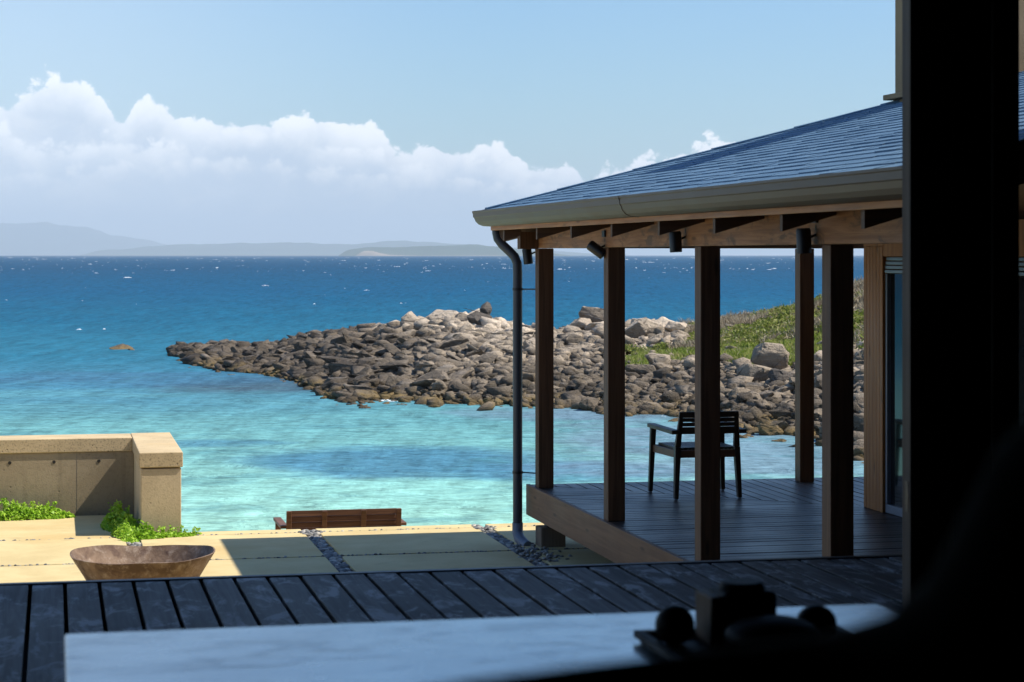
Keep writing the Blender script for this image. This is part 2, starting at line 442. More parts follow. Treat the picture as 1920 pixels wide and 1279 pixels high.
def np_mesh(name, V, F, mat, smooth=False, origin=None, attr=None):
    V = np.asarray(V, dtype=np.float32); F = np.asarray(F, dtype=np.int32)
    org = np.array(origin if origin is not None else [0, 0, 0], dtype=np.float32)
    me = bpy.data.meshes.new(name); k = F.shape[1]
    me.vertices.add(len(V)); me.vertices.foreach_set('co', (V-org).ravel())
    me.loops.add(F.size); me.loops.foreach_set('vertex_index', F.ravel())
    me.polygons.add(len(F)); me.polygons.foreach_set('loop_start', np.arange(0, F.size, k, dtype=np.int32))
    if smooth: me.polygons.foreach_set('use_smooth', np.ones(len(F), dtype=bool))
    me.update(calc_edges=True); me.validate()
    if attr:
        for nm, arr in attr.items():
            a = me.attributes.new(nm, 'FLOAT', 'POINT'); a.data.foreach_set('value', np.asarray(arr, dtype=np.float32))
    me.materials.append(mat)
    o = bpy.data.objects.new(name, me); COL.objects.link(o); o.location = tuple(float(q) for q in org)
    return o

def vnoise(P, scale, octv=4):
    return np.array([mnoise.fractal(Vector((p[0]*scale, p[1]*scale, p[2]*scale)), 1.0, 2.0, octv) for p in P])

# ------------------------------------------------------------------ sea, far hills
def build_sea():
    zz = np.concatenate([[-60, -20, 8], np.geomspace(20, 48500, 640)])
    q = np.linspace(-1, 1, 361); q = np.sign(q)*(np.abs(q)*.42+np.abs(q)**4*1.6)
    Zg, Qg = np.meshgrid(zz, q, indexing='ij')
    Ug = Qg*np.maximum(np.abs(Zg)+25, 60)
    X = Ug*RT[0]+Zg*FW[0]; Y = Ug*RT[1]+Zg*FW[1]
    h = np.zeros_like(X); r = np.random.default_rng(3)
    for i in range(36):
        lam = 1.6*1.13**i if i < 30 else 40+8*(i-30)
        amp = .0075*lam**.78 if lam < 14 else .055
        a = math.radians(205)+r.normal(0, .55); k = 2*math.pi/lam
        ph = r.uniform(0, 7)
        s = np.sin(k*(X*math.cos(a)+Y*math.sin(a))+ph+.6*np.sin(k*.31*(X*math.sin(a)-Y*math.cos(a))))
        h += amp*(s+.25*s*s)
    damp = np.clip((Zg-70)/150, .10, 1.0)
    h *= damp*.62
    h[Zg < 30] *= .3
    V = np.stack([X, Y, h+SEA], -1).reshape(-1, 3)
    nr, nc = X.shape
    i = (np.arange(nr-1)[:, None]*nc+np.arange(nc-1)[None]).ravel()
    F = np.stack([i, i+1, i+nc+1, i+nc], -1)
    o = np_mesh('sea', V, F, M['sea'], True)
    tag(o, 'turquoise to deep blue sea with wind ripples', None, None, 'structure')
build_sea()

def far_hill(name, pts, zc, depth, mat, seed, label):
    us = np.array([p[0] for p in pts]); hs = np.array([p[1] for p in pts])
    n, mrows = 220, 14
    u = np.linspace(us[0], us[-1], n); hp = np.interp(u, us, hs)
    hp = np.convolve(np.pad(hp, 4, 'edge'), np.ones(9)/9, 'valid')
    V = []
    for j in range(mrows):
        w = j/(mrows-1); b = math.sin(math.pi*w)**.7 if 0 < w < 1 else 0
        z = zc+depth*(w-.5)
        for i in range(n):
            nz = mnoise.fractal(Vector((u[i]/zc*60+seed, w*3, seed)), 1.0, 2.0, 5)
            x, y = uz(u[i]*(z/zc), z)
            V.append((x, y, SEA-2+hp[i]*b*(1+.16*nz)))
    i = (np.arange(mrows-1)[:, None]*n+np.arange(n-1)[None]).ravel()
    F = np.stack([i, i+1, i+n+1, i+n], -1)
    o = np_mesh(name, V, F, mat, True)
    return tag(o, label, None, None, 'structure')
def hp(lst, zc):      # (tenths of a degree across, tenths of a degree up) to metres
    return [((a-960)/3950*zc, (478-b)/3950*zc) for a, b in lst]
far_hill('hill', hp([(-700, 450), (-400, 435), (-120, 424), (0, 419), (60, 417), (120, 418), (160, 424), (200, 438), (240, 441), (280, 452), (320, 462), (380, 470), (430, 478)], 46000), 46000, 6000, M['hill'], 1.3, 'broad pale blue hill on the horizon at the left')
far_hill('hill', hp([(150, 478), (190, 466), (230, 468), (280, 459), (340, 456), (420, 457), (480, 453), (560, 455), (640, 456), (700, 453), (760, 450), (840, 455), (900, 460), (1000, 466), (1100, 474), (1200, 478)], 31000), 31000, 4000, M['hill'], 4.1, 'long low blue ridge along the middle of the horizon')
far_hill('headland', hp([(635, 478), (650, 466), (690, 461), (740, 463), (790, 460), (820, 456), (860, 457), (900, 457), (960, 463), (1020, 470), (1080, 478)], 17000), 17000, 1800, M['hill'], 8.7, 'low far headland with pale cliffs near the horizon')
o = far_hill('cliff', hp([(668, 478), (676, 469), (686, 467), (700, 467), (708, 471), (722, 474), (735, 476), (760, 476.5), (790, 477), (850, 476.8), (930, 476.4), (960, 478)], 15900), 15900, 150, M['cliff'], 2.2, 'pale eroded cliff face at the foot of the far headland')

def whitecaps():
    V = []; F = []; r = random.Random(11)
    base = []
    for k in range(9):
        a = math.pi*k/8
        base.append(math.cos(a))
    def cap(u, z, L, H):
        x0, y0 = uz(u, z); b = len(V); n = 9
        for j in range(4):
            w = j/3
            for i in range(n):
                s = i/(n-1)*2-1
                e = max(0, 1-abs(s)**2.2)
                jit = r.uniform(.15, 1.2)
                px = s*L/2+r.uniform(-.04, .04)*L
                py = (w-.5)*L*.5+.12*L*s*s
                ph = H*e*math.sin(math.pi*min(1, w*1.1+.05))**.8*jit*(1 if 0 < j < 3 else .0)
                V.append((x0+px, y0+py, SEA-.05+ph+(.10 if z > 200 else .05)*e))
        for j in range(3):
            for i in range(n-1):
                F.append((b+j*n+i, b+j*n+i+1, b+(j+1)*n+i+1, b+(j+1)*n+i))
    for k in range(3600):
        z = math.exp(r.uniform(math.log(260), math.log(5200)))
        if z < 700 and r.random() < .93: continue
        u = r.uniform(-.28, .28)*z
        big = r.random()**8
        sc = (z/1100)**.72
        cap(u, z, (.8+4.5*big)*sc*r.uniform(.4, 1.2), (.06+.24*big)*sc*.7)
    # the breaking line further out across the bay mouth
    for k in range(110):
        z = r.gauss(930, 55); u = (r.uniform(-.05, .17) if r.random() < .8 else r.uniform(-.25, 0))*z
        cap(u, z, r.uniform(.8, 5)*r.uniform(.2, 1), r.uniform(.10, .28))
    for k in range(40):
        z = r.uniform(150, 480); u = r.uniform(-.25, .02)*z
        cap(u, z, r.uniform(.15, .5), r.uniform(.02, .07))
    fz = ((-.1605, 126), (-.1418, 111), (-.1215, 108), (-.1013, 100), (-.081, 89.5), (-.0608, 88), (-.0304, 85.5), (.0203, 83), (.0608, 80.3), (.0861, 77), (.1114, 73.6), (.1316, 70.3), (.167, 64))
    for k in range(260):
        q = r.uniform(-.155, .165) if r.random() < .55 else r.uniform(-.10, -.05)
        z = np.interp(q, [a for a, b in fz], [b for a, b in fz])-r.uniform(-.6, 1.3)
        cap(q*z, z, r.uniform(.08, .42), r.uniform(.004, .022))
    o = np_mesh('whitecaps', V, F, M['foam'], True)
    tag(o, 'scattered small white breaking crests on the open sea', None, None, 'stuff')
whitecaps()

# ------------------------------------------------------------------ rocky point
# stations along the point: across-angle, near waterline, crest distance, crest height, far waterline
ST = [(-.1605, 126, 130, .02, 134), (-.1418, 111, 128, .10, 137), (-.1215, 108, 126, .22, 136), (-.1013, 100, 122, .85, 134),
      (-.081, 89.5, 118, 1.45, 132), (-.0608, 88, 114, 1.9, 130), (-.0304, 85.5, 112, 2.4, 128), (-.0076, 84.6, 110, 2.25, 128),
      (.0203, 83, 108, 1.7, 126), (.038, 81.7, 112, 2.1, 128), (.0608, 80.3, 108, 2.1, 128), (.0861, 77, 108, 2.35, 130),
      (.1114, 73.6, 108, 2.75, 132), (.1316, 70.3, 106, 3.15, 134), (.1468, 67.7, 104, 3.7, 136), (.167, 64, 102, 4.45, 140),
      (.20, 57.5, 98, 5.0, 150), (.25, 50, 92, 5.6, 160), (.34, 40, 85, 6.2, 180), (.6, 26, 70, 6.5, 200)]
SA = np.array(ST)
def station(q):
    a = [float(np.interp(q, SA[:, 0], SA[:, k])) for k in (1, 2, 3, 4)]
    a[0] += 2.6*mnoise.fractal(Vector((q*55, 2.2, .5)), 1.0, 2.0, 4)*(a[0]/88)
    return a
def point_ground(q, v):
    """q: across angle, v: 0 near water .. 1 crest .. 2 far water -> bay (u, z), height"""
    zf, zr, hr, zb = station(q)
    if v <= 1:
        z = zf+(zr-zf)*v
        h = hr*(max(v, 0)**1.15*.75+.25*max(v, 0)**.5) if v > 0 else v*1.5
    else:
        z = zr+(zb-zr)*(v-1); w = 2-v
        h = hr*max(w, 0)**.8 if w > 0 else w*1.5
    return q*z, z, h
def grassiness(q, v):
    lim = .50+.05*math.sin(q*90)
    a = (q-.060)/.02
    b = (v-lim)/.08
    g = max(0, min(1, .5+.5*min(a, b)))
    # bare boulders on the shoulder
    if .052 < q < .088 and v > .72: g *= max(0, min(1, (q-.078)/.012))
    return g
def build_terrain():
    qs = np.concatenate([np.linspace(-.168, .2, 300), np.linspace(.203, .6, 40)]); vs = np.linspace(-.12, 2.1, 90)
    V = []; G = []
    for v in vs:
        for q in qs:
            u, z, h = point_ground(q, v)
            g = grassiness(q, v); x, y = uz(u, z)
            nz = mnoise.fractal(Vector((x*.35, y*.35, 1.7)), 1.0, 2.0, 5)
            h2 = h+nz*.28*min(1, max(.1, h+.3))-(.16 if g < .3 and h > .1 else 0)
            V.append((x, y, SEA+h2-.12)); G.append(g)
    n = len(qs)
    i = (np.arange(len(vs)-1)[:, None]*n+np.arange(n-1)[None]).ravel()
    F = np.stack([i, i+1, i+n+1, i+n], -1)
    o = np_mesh('rocky_point', V, F, M['terrain'], True, attr={'grass': G})
    tag(o, 'rocky point of land with grassy rise running out into the bay', None, None, 'structure')
build_terrain()

def ico(sub):
    bm = bmesh.new(); bmesh.ops.create_icosphere(bm, subdivisions=sub, radius=1)
    bm.verts.ensure_lookup_table()
    V = np.array([v.co[:] for v in bm.verts]); F = np.array([[v.index for v in f.verts] for f in bm.faces]); bm.free()
    return V, F
I1_, F1_ = ico(1); I2, F2 = ico(2); I3, F3 = ico(3)
def rock_shape(I, seed, planes=13, sharp=9, rough=.10):
    r = np.random.default_rng(seed)
    nrm = r.normal(size=(planes, 3)); nrm /= np.linalg.norm(nrm, axis=1)[:, None]
    d = r.uniform(.62, 1.0, planes)
    c = np.maximum(I@nrm.T, 1e-3)/d            # 1/radius for each cutting plane
    rad = 1/(np.sum(c**sharp, axis=1)**(1/sharp))
    rad = np.minimum(rad, 1.25)
    nz = vnoise(I*1.0+seed*3.1, 1.7, 4)
    P = I*(rad*(1+rough*nz))[:, None]
    return P
def hull_rock(seed, n, flat=1.0, detail=False):
    r = np.random.default_rng(seed)
    P = unit_(r.normal(size=(n, 3)))*r.uniform(.78, 1.12, (n, 1))
    P[:, 2] = np.clip(P[:, 2], -.75, r.uniform(.6, .95))
    bm = bmesh.new(); vs = [bm.verts.new(p) for p in P]
    res = bmesh.ops.convex_hull(bm, input=vs)
    bmesh.ops.delete(bm, geom=[v for v in bm.verts if not v.link_faces], context='VERTS')
    if detail:
        bmesh.ops.bevel(bm, geom=list(bm.edges), offset=.045, segments=1, affect='EDGES', profile=.5)
        bmesh.ops.triangulate(bm, faces=list(bm.faces))
        bmesh.ops.subdivide_edges(bm, edges=list(bm.edges), cuts=2, use_grid_fill=True)
        bmesh.ops.triangulate(bm, faces=list(bm.faces))
        for v in bm.verts:
            q = v.co*2.3+Vector((seed, seed*.7, 1)); v.co += v.co*(.085*mnoise.fractal(q, 1.0, 2.0, 4))+v.co*(-.05 if abs(mnoise.noise(q*1.3)) < .05 else 0)
    bmesh.ops.triangulate(bm, faces=list(bm.faces)); bm.verts.index_update(); bm.verts.ensure_lookup_table()
    V = np.array([v.co[:] for v in bm.verts]); F = np.array([[v.index for v in f.verts] for f in bm.faces]); bm.free()
    return V, F
def unit_(a): return a/(np.linalg.norm(a, axis=1)[:, None]+1e-9)
R2 = [hull_rock(100+i, 11+i % 8) for i in range(40)]
R3 = [hull_rock(300+i, 16+i % 9, detail=True) for i in range(26)]

def rotm(ax, ay, az):
    return np.array(Matrix.Rotation(az, 3, 'Z') @ Matrix.Rotation(ay, 3, 'Y') @ Matrix.Rotation(ax, 3, 'X'))

def scatter_rocks():
    r = random.Random(21); rocks = []
    tries = 0
    while len(rocks) < 18000 and tries < 240000:
        tries += 1
        q = r.uniform(-.1605, .172); v = r.uniform(-.03, 1.18)
        zf, zr, hr, zb = station(q)
        if r.random() > ((zr-zf)*(zf+zr)/2)/3700: continue
        g = grassiness(q, v)
        if g > .25 and r.random() < .975: continue
        u, z, h = point_ground(q, v)
        s = math.exp(r.gauss(-1.72, .58))
        if v > .62 and q < .10: s *= 1.45                       # bigger boulders along the crest
        if q < -.08: s *= 1.15
        if v < .12: s *= .85
        s = min(s, .72 if (v > .62 and q < .1) else .56)
        flat = r.uniform(.42, .8)
        if q < -.05 and v < .75: flat = r.uniform(.32, .6); s *= 1.25       # bedded slabs to seaward
        rocks.append([q, v, u, z, h+r.uniform(-.15, .35)*s+(.16*mnoise.noise(Vector((u*.6, z*.6, 3.3)))), s, flat, g])
    for k in range(95):        # bedded shelves of the old shore platform
        q = r.uniform(-.135, -.012); v = r.uniform(.12, .72); u, z, h = point_ground(q, v)
        rocks.append([q, v, u, z, h+r.uniform(-.05, .22), r.uniform(.62, 1.25), r.uniform(.20, .36), 0])
    for k in range(330):
        if r.random() < .5: q = r.uniform(-.11, -.05)
        elif r.random() < .5: q = r.uniform(.10, .168)
        else: q = r.uniform(-.158, .168)
        zf = station(q)[0]
        z = zf-abs(r.gauss(0, 2.2)); s = math.exp(r.gauss(-1.5, .4))
        rocks.append([q, -.05, q*z, z, r.uniform(-.10, .06)-.02*(zf-z), min(s, .5), r.uniform(.4, .65), 0])
    return rocks
rocks = scatter_rocks()
# hand placed: (q, v, size, flat, tilt, stretch)
def rock_obj(name, mesh, x, y, z, scale, rot, label, group=None):
    o = bpy.data.objects.new(name, mesh); COL.objects.link(o)
    o.location = (x, y, z); o.scale = scale; o.rotation_euler = rot
    tag(o, label, 'boulder', group); return o
RM = []
for i, (P, Fq) in enumerate(R3):
    me = bpy.data.meshes.new('boulder'); me.from_pydata([tuple(p) for p in P], [], [tuple(int(a) for a in f) for f in Fq])
    me.polygons.foreach_set('use_smooth', [True]*len(Fq)); me.set_sharp_from_angle(angle=math.radians(30))
    me.materials.append(M['rock']); RM.append(me)

SPECIAL = [  # across px-free angles: q, z, height above sea, scale xyz, rot, label
    (-.0127, 109, 3.12, (.40, .42, .80), (.1, .15, .4), 'dark upright standing rock like a figure on the crest of the point'),
    (-.0152, 108.6, 2.6, (.80, .7, .62), (.2, .1, 1.2), 'dark broad rock that carries the upright standing stone'),
    (-.0490, 111.5, 2.45, (.58, .52, .66), (.1, -.2, .4), 'big pale rounded boulder perched on the left end of the crest'),
    (-.0304, 112, 2.45, (1.6, 1.2, .75), (.05, .1, .2), 'large pale domed outcrop at the top of the crest'),
    (-.0235, 111, 2.3, (1.1, .9, .7), (.2, .2, 2.2), 'pale outcrop block just left of the upright standing stone'),
    (.0395, 111, 2.75, (1.1, .9, .7), (.1, .12, .3), 'pale stacked rock rising highest between the first two posts'),
    (.0345, 110, 2.35, (.95, .8, .5), (.0, .1, 1.3), 'squarish pale rock on the left flank of the rise between the first two posts'),
    (.0425, 109.4, 2.2, (.9, .8, .5), (.1, .0, 2.0), 'pale rock leaning under the rise beside the second post'),
    (-.1855, 131, .20, (.82, .6, .40), (.0, .05, .5), 'low ochre rock awash alone off the tip of the point'),
    (-.1806, 130, .08, (.32, .3, .2), (.0, .05, 1.5), 'small brown rock beside the lone awash rock off the tip'),
    (.1235, 84.5, 1.85, (1.0, .85, .72), (.06, .1, .5), 'large grey block with a flat lit top under the scrub'),
    (.1165, 83, 1.35, (1.05, .7, .5), (.1, .2, .2), 'long rounded grey boulder in front of the flat topped block'),
    (.128, 82, 1.05, (.9, .8, .55), (.2, .1, 1.1), 'dark grey boulder below the flat topped block'),
    (.0700, 92, 1.35, (.82, .65, .5), (.1, .1, .7), 'pale boulder at the foot of the grass left of the third post'),
    (.0615, 90, 1.05, (.95, .75, .45), (.15, .05, 2.1), 'broad slab boulder just right of the second post'),
    (.0640, 104, 2.45, (.95, .8, .62), (.1, .1, .2), 'rounded pale boulder in the cluster on the grassy shoulder, leftmost'),
    (.0720, 104.5, 2.45, (1.05, .85, .65), (.0, .2, 1.2), 'rounded pale boulder in the cluster on the grassy shoulder, largest'),
    (.0580, 103.5, 2.25, (.7, .7, .65), (.2, .0, .9), 'grey rounded boulder peering beside the second post on the shoulder'),
    (.0790, 104, 2.45, (.7, .6, .42), (.1, .1, .1), 'small pale boulder at the right end of the shoulder cluster'),
    (.1215, 70.2, .15, (.55, .45, .32), (.1, .1, .5), 'tan boulder standing in shallow water right of the chair'),
    (.1278, 70.8, .2, (.52, .45, .34), (.0, .1, 1.5), 'tan boulder touching the back post in shallow water'),
    (.1155, 70.9, .02, (.35, .3, .2), (.0, .1, .2), 'small ochre stone at the left of the two tan boulders in the shallows'),
    (.158, 64.6, .12, (.36, .3, .24), (.1, .1, .2), 'small tan boulder in the shallows seen beside the timber wall'),
    (-.0830, 93, .30, (.85, .6, .45), (.05, .1, .3), 'dark brown wedge of rock at the waterline below the slabs'),
]
k = 0
for (q, z, h, sc, rot, lab) in SPECIAL:
    x, y = uz(q*z, z)
    me = RM[k % len(RM)]
    if lab.startswith('dark'):
        me = me.copy(); me.materials.clear(); me.materials.append(M['rockdark'])
    rock_obj('boulder', me, x, y, SEA+h, sc, rot, lab); k += 1

# largest of the scattered ones become boulders of their own, the rest rubble
vis = sorted(range(len(rocks)), key=lambda i: -(rocks[i][5]/rocks[i][3] if rocks[i][1] < 1.02 and rocks[i][0] < .165 else 0))
NI = 300-len(SPECIAL)
own = set(vis[:NI]); rr = random.Random(5)
RV = []; RF = []; off = 0
for i, (q, v, u, z, h, s, flat, g) in enumerate(rocks):
    x, y = uz(u, z)
    rot = (rr.uniform(-.5, .5), rr.uniform(-.5, .5), rr.uniform(0, 6.28))
    sc = (s*rr.uniform(.8, 1.25), s*rr.uniform(.75, 1.1), s*flat)
    if i in own:
        if v < .14: lab, grp = 'boulder stained ochre by weed along the near waterline of the point', 'waterline boulders'
        elif q < -.08: lab, grp = 'dark bedded boulder on the low seaward tip of the point', 'boulders at the tip of the point'
        elif v > .66: lab, grp = 'pale weathered boulder along the crest of the point', 'boulders along the crest'
        elif q > .045: lab, grp = 'grey boulder in the rubble slope seen between the pavilion posts', 'boulders seen between the posts'
        else: lab, grp = 'brown grey boulder on the slope left of the pavilion, below the crest', 'boulders on the open slope'
        rock_obj('boulder', RM[rr.randrange(len(RM))], x, y, SEA+h, sc, rot, lab, grp)
    else:
        P, Fq = R2[rr.randrange(len(R2))]
        P = (P*np.array(sc))@rotm(*rot).T+np.array([x, y, SEA+h])
        RV.append(P); RF.append(Fq+off); off += len(P)
o = np_mesh('rubble', np.concatenate(RV), np.concatenate(RF), M['rock'], False)
tag(o, 'mass of smaller broken rocks covering the point', None, None, 'stuff')

# scrub on the rise
def quads(C, N, T, w, l):
    """leaf quads: centre, normal, along, half width, half length arrays"""
    B = np.cross(N, T); B /= np.linalg.norm(B, axis=1)[:, None]+1e-9
    w = w[:, None]; l = l[:, None]
    V = np.stack([C-T*l, C+B*w-T*l*.1, C+T*l, C-B*w-T*l*.1], 1).reshape(-1, 3)
    F = np.arange(len(V)).reshape(-1, 4)
    return V, F
def unit(a): return a/(np.linalg.norm(a, axis=1)[:, None]+1e-9)
def scrub():
    r = random.Random(77); LC = []; TC = []; GC = []
    nb = 0
    while nb < 1500:
        q = r.uniform(.055, .205); v = r.uniform(.45, 1.25)
        g = grassiness(q, v)
        if r.random() > g*1.0: continue
        u, z, h = point_ground(q, v); x, y = uz(u, z); nb += 1
        kind = mnoise.fractal(Vector((x*.30, y*.30, 4.4)), 1.0, 2.0, 3)
        low = v < .68 and q < .155
        steep = max(0, (q-.11)/.06)
        hs = r.uniform(.12, .34)*(1+.9*min(1.3, steep)) if not low else r.uniform(.06, .14)
        R = r.uniform(.35, .8)*(1 if not low else .9)
        n = 105
        if kind > .16 and not low: TC.append((x, y, SEA+h, R, hs*1.25, n))
        elif low: GC.append((x, y, SEA+h, R, hs, n))
        else: LC.append((x, y, SEA+h, R, hs, n))
        if r.random() < .25: TC.append((x, y, SEA+h, R*.8, hs*1.2, 14))
    def clump(lst, kind):
        Cs, Ns, Ts, ws, ls = [], [], [], [], []
        for (x, y, z, R, hs, n) in lst:
            a = rng.uniform(0, 2*math.pi, n); rad = R*np.sqrt(rng.uniform(0, 1, n))
            top = hs*np.sqrt(np.clip(1-(rad/R)**2, 0, 1))
            zz = z-.1+top*rng.uniform(.35, 1.15, n)+.05
            C = np.stack([x+rad*np.cos(a), y+rad*np.sin(a), zz], -1)
            if kind == 'leaf':
                N = unit(rng.normal(size=(n, 3))+np.array([0, 0, .7])); T = unit(rng.normal(size=(n, 3)))
                T = unit(T-N*np.sum(T*N, 1)[:, None]); w = rng.uniform(.022, .055, n); l = w*rng.uniform(1.2, 2.4, n)
            elif kind == 'twig':
                T = unit(rng.normal(size=(n, 3))*np.array([.7, .7, .4])+np.array([0, 0, 1.0])); N = unit(rng.normal(size=(n, 3)))
                N = unit(N-T*np.sum(T*N, 1)[:, None]); w = rng.uniform(.010, .022, n); l = rng.uniform(.12, .32, n)
            else:
                T = unit(rng.normal(size=(n, 3))*np.array([.5, .5, .3])+np.array([0, 0, 1.0])); N = unit(rng.normal(size=(n, 3)))
                N = unit(N-T*np.sum(T*N, 1)[:, None]); w = rng.uniform(.015, .035, n); l = rng.uniform(.08, .18, n)
            Cs.append(C); Ns.append(N); Ts.append(T); ws.append(w); ls.append(l)
        return quads(*[np.concatenate(q) for q in (Cs, Ns, Ts, ws, ls)])
    V, F = clump(LC, 'leaf'); tag(np_mesh('coastal_scrub', V, F, M['scrub']), 'green coastal scrub covering the rise', None, None, 'stuff')
    V, F = clump(TC, 'twig'); tag(np_mesh('dry_brush', V, F, M['twig']), 'dry grey brown twiggy brush among the scrub', None, None, 'stuff')
    V, F = clump(GC, 'grass'); tag(np_mesh('shore_grass', V, F, M['grassb']), 'yellow green grass between rocks and scrub', None, None, 'stuff')
scrub()

# ------------------------------------------------------------------ terrace ground
g = MB()
g.box(-30, 34, -14, 20.17, -6.5, PAV-.10)
g.box(-30, .62, 20.17, 22.9, -6.5, PAV-.104)
o = g.build('ground', M['bed']); tag(o, 'compacted gravel bed under the paving', None, None, 'structure')
g = MB(); g.box(.62, 34, 20.17, 23.2, -6.5, -1.93)
o = g.build('terrace', M['paver'], bevel=.01); tag(o, 'lower concrete terrace below the paving edge', None, None, 'structure')

P0, PP, SW = .65, 1.67, .14          # pebble strips
g = MB()
rows = [(13.4, 15.02), (15.05, 16.67), (16.70, 18.31), (18.35, 19.93), (19.965, 20.2)]
for i in range(-5, 6):
    xa = P0+PP*i+SW; xb = P0+PP*(i+1)
    for (ya, yb) in rows:
        if xa < .3 and ya > 19.9: ya, yb = 19.965, 21.72
        g.box(xa+random.uniform(-.004, .004), xb, ya, yb, PAV-.12, PAV+random.uniform(-.003, .003))
o = g.build('pavement', M['paver'], bevel=.008); tag(o, 'sand coloured concrete paving slabs with pebble joints', None, None, 'structure')

def pebbles():
    V = []; F = []; off = 0; r = random.Random(9)
    I1, F1 = ico(2)
    shapes = [rock_shape(I1, 700+i, 7, 5, .06) for i in range(6)]
    spots = []
    for i in range(-1, 3):
        x0 = P0+PP*i
        n = 420 if i >= 0 else 60
        for k in range(n):
            spots.append((x0+r.uniform(.012, SW-.012), r.uniform(16.6, 20.02), r.uniform(.018, .036), PAV-.035))
    for yy in (18.33, 19.9475, 16.685):
        for k in range(330):
            spots.append((r.uniform(-2.6, 5.6), yy+r.uniform(-.008, .008), r.uniform(.008, .017), PAV-.012))
    for k in range(90):   # pale chips at the paving edge
        spots.append((r.choice([P0+PP, P0+2*PP])+r.uniform(-.02, SW+.02), r.uniform(19.8, 20.05), r.uniform(.02, .035), PAV-.015))
    for k in range(110):  # around the downpipe foot
        spots.append((r.gauss(4.16, .09), r.uniform(17.6, 18.7), r.uniform(.012, .022), PAV-.004))
    for (x, y, s, z) in spots:
        P = shapes[r.randrange(6)]*np.array([s, s*r.uniform(.8, 1.3), s*.62])
        P = P@rotm(r.uniform(-.4, .4), r.uniform(-.4, .4), r.uniform(0, 6.3)).T+np.array([x, y, z+r.uniform(0, .015)])
        V.append(P); F.append(F1+off); off += len(P)
    o = np_mesh('pebbles', np.concatenate(V), np.concatenate(F), M['pebble'], True)
    tag(o, 'grey pebbles filling the joints of the paving', None, None, 'stuff')
pebbles()

# ------------------------------------------------------------------ concrete wall with return
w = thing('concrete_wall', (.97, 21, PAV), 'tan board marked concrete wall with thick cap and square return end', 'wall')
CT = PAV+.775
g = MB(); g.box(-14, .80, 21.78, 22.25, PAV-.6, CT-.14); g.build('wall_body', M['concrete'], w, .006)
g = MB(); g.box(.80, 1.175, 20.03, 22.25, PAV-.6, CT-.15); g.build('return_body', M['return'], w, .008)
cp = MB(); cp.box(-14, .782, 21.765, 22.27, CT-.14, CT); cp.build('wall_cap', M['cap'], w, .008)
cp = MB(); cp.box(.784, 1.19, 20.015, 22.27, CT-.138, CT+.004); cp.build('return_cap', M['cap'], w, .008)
for xx in (-1.3, -.87, -.43, .005, .45):
    g = MB(); g.tube([(xx, 21.7795, CT-.235), (xx, 21.74, CT-.235)], .0165, 12) if False else g.tube([(xx, 21.776, CT-.235), (xx, 21.80, CT-.235)], .017, 12)
    if xx > -1.8: g.build('tie_hole', M['black'], w)
g = MB(); g.box(.230, .2335, 21.7785, 21.79, PAV, CT-.14); g.build('joint', M['bed'], w)

# plants
def leaf_patch(name, blobs, label, seed):
    r = np.random.default_rng(seed); Cs, Ns, Ts, ws, ls = [], [], [], [], []
    st = MB()
    for (x, y, z, rx, ry, hz, n) in blobs:
        a = r.uniform(0, 2*math.pi, n); rad = np.sqrt(r.uniform(0, 1, n))
        px = x+rx*rad*np.cos(a); py = y+ry*rad*np.sin(a)
        lump = np.array([.75+.5*mnoise.noise(Vector((q[0]*7, q[1]*7, seed))) for q in zip(px, py)])
        top = hz*np.sqrt(np.clip(1-rad**2, 0, 1))*lump
        pz = z+top*r.uniform(.3, 1.05, n)**.7+.01
        C = np.stack([px, py, pz], -1)
        N = unit(r.normal(size=(n, 3))*.8+np.array([.15, -.25, .9])); T = unit(r.normal(size=(n, 3)))
        T = unit(T-N*np.sum(T*N, 1)[:, None]); w_ = r.uniform(.010, .019, n); l_ = w_*r.uniform(1.1, 1.7, n)
        Cs.append(C); Ns.append(N); Ts.append(T); ws.append(w_); ls.append(l_)
        for k in range(max(4, n//70)):       # sprigs standing above the mat
            aa = r.uniform(0, 6.28); rd = r.uniform(0, .8); sx, sy = x+rx*rd*math.cos(aa), y+ry*rd*math.sin(aa)
            zt = z+hz*math.sqrt(1-rd*rd); L = r.uniform(.03, .09); lean = r.normal(0, .25, 2)
            tv = np.array([lean[0]*L, lean[1]*L, zt+L-z]); Cs.append(np.array([[sx, sy, z]])+tv/2); Ts.append(unit(tv[None])); Ns.append(np.array([[.2, -1, .1]])); ws.append(np.array([.003])); ls.append(np.array([np.linalg.norm(tv)/2]))
            m = 7
            tt = r.uniform(.1, 1, m)
            C = np.stack([sx+lean[0]*L*tt+r.normal(0, .008, m), sy+lean[1]*L*tt+r.normal(0, .008, m), zt+L*tt], -1)
            N = unit(r.normal(size=(m, 3))+np.array([0, -.3, .5])); T = unit(r.normal(size=(m, 3))); T = unit(T-N*np.sum(T*N, 1)[:, None])
            w_ = r.uniform(.007, .012, m); Cs.append(C); Ns.append(N); Ts.append(T); ws.append(w_); ls.append(w_*1.4)
    V, F = quads(*[np.concatenate(q) for q in (Cs, Ns, Ts, ws, ls)])
    b = blobs[0]
    root = thing(name, (b[0], b[1], b[2]), label, 'plant')
    o = np_mesh('foliage', V, F, M['leaf'], origin=(b[0], b[1], b[2])); o.location = (0, 0, 0); o.parent = root
leaf_patch('trailing_plant', [(-.55, 21.6, PAV-.02, .72, .16, .16, 2400), (-.05, 21.6, PAV-.02, .26, .13, .125, 800), (-.45, 21.58, PAV-.02, .35, .14, .17, 900), (-1.4, 21.6, PAV-.02, .7, .16, .14, 900)],
           'low bright green plant growing along the foot of the concrete wall', 3)
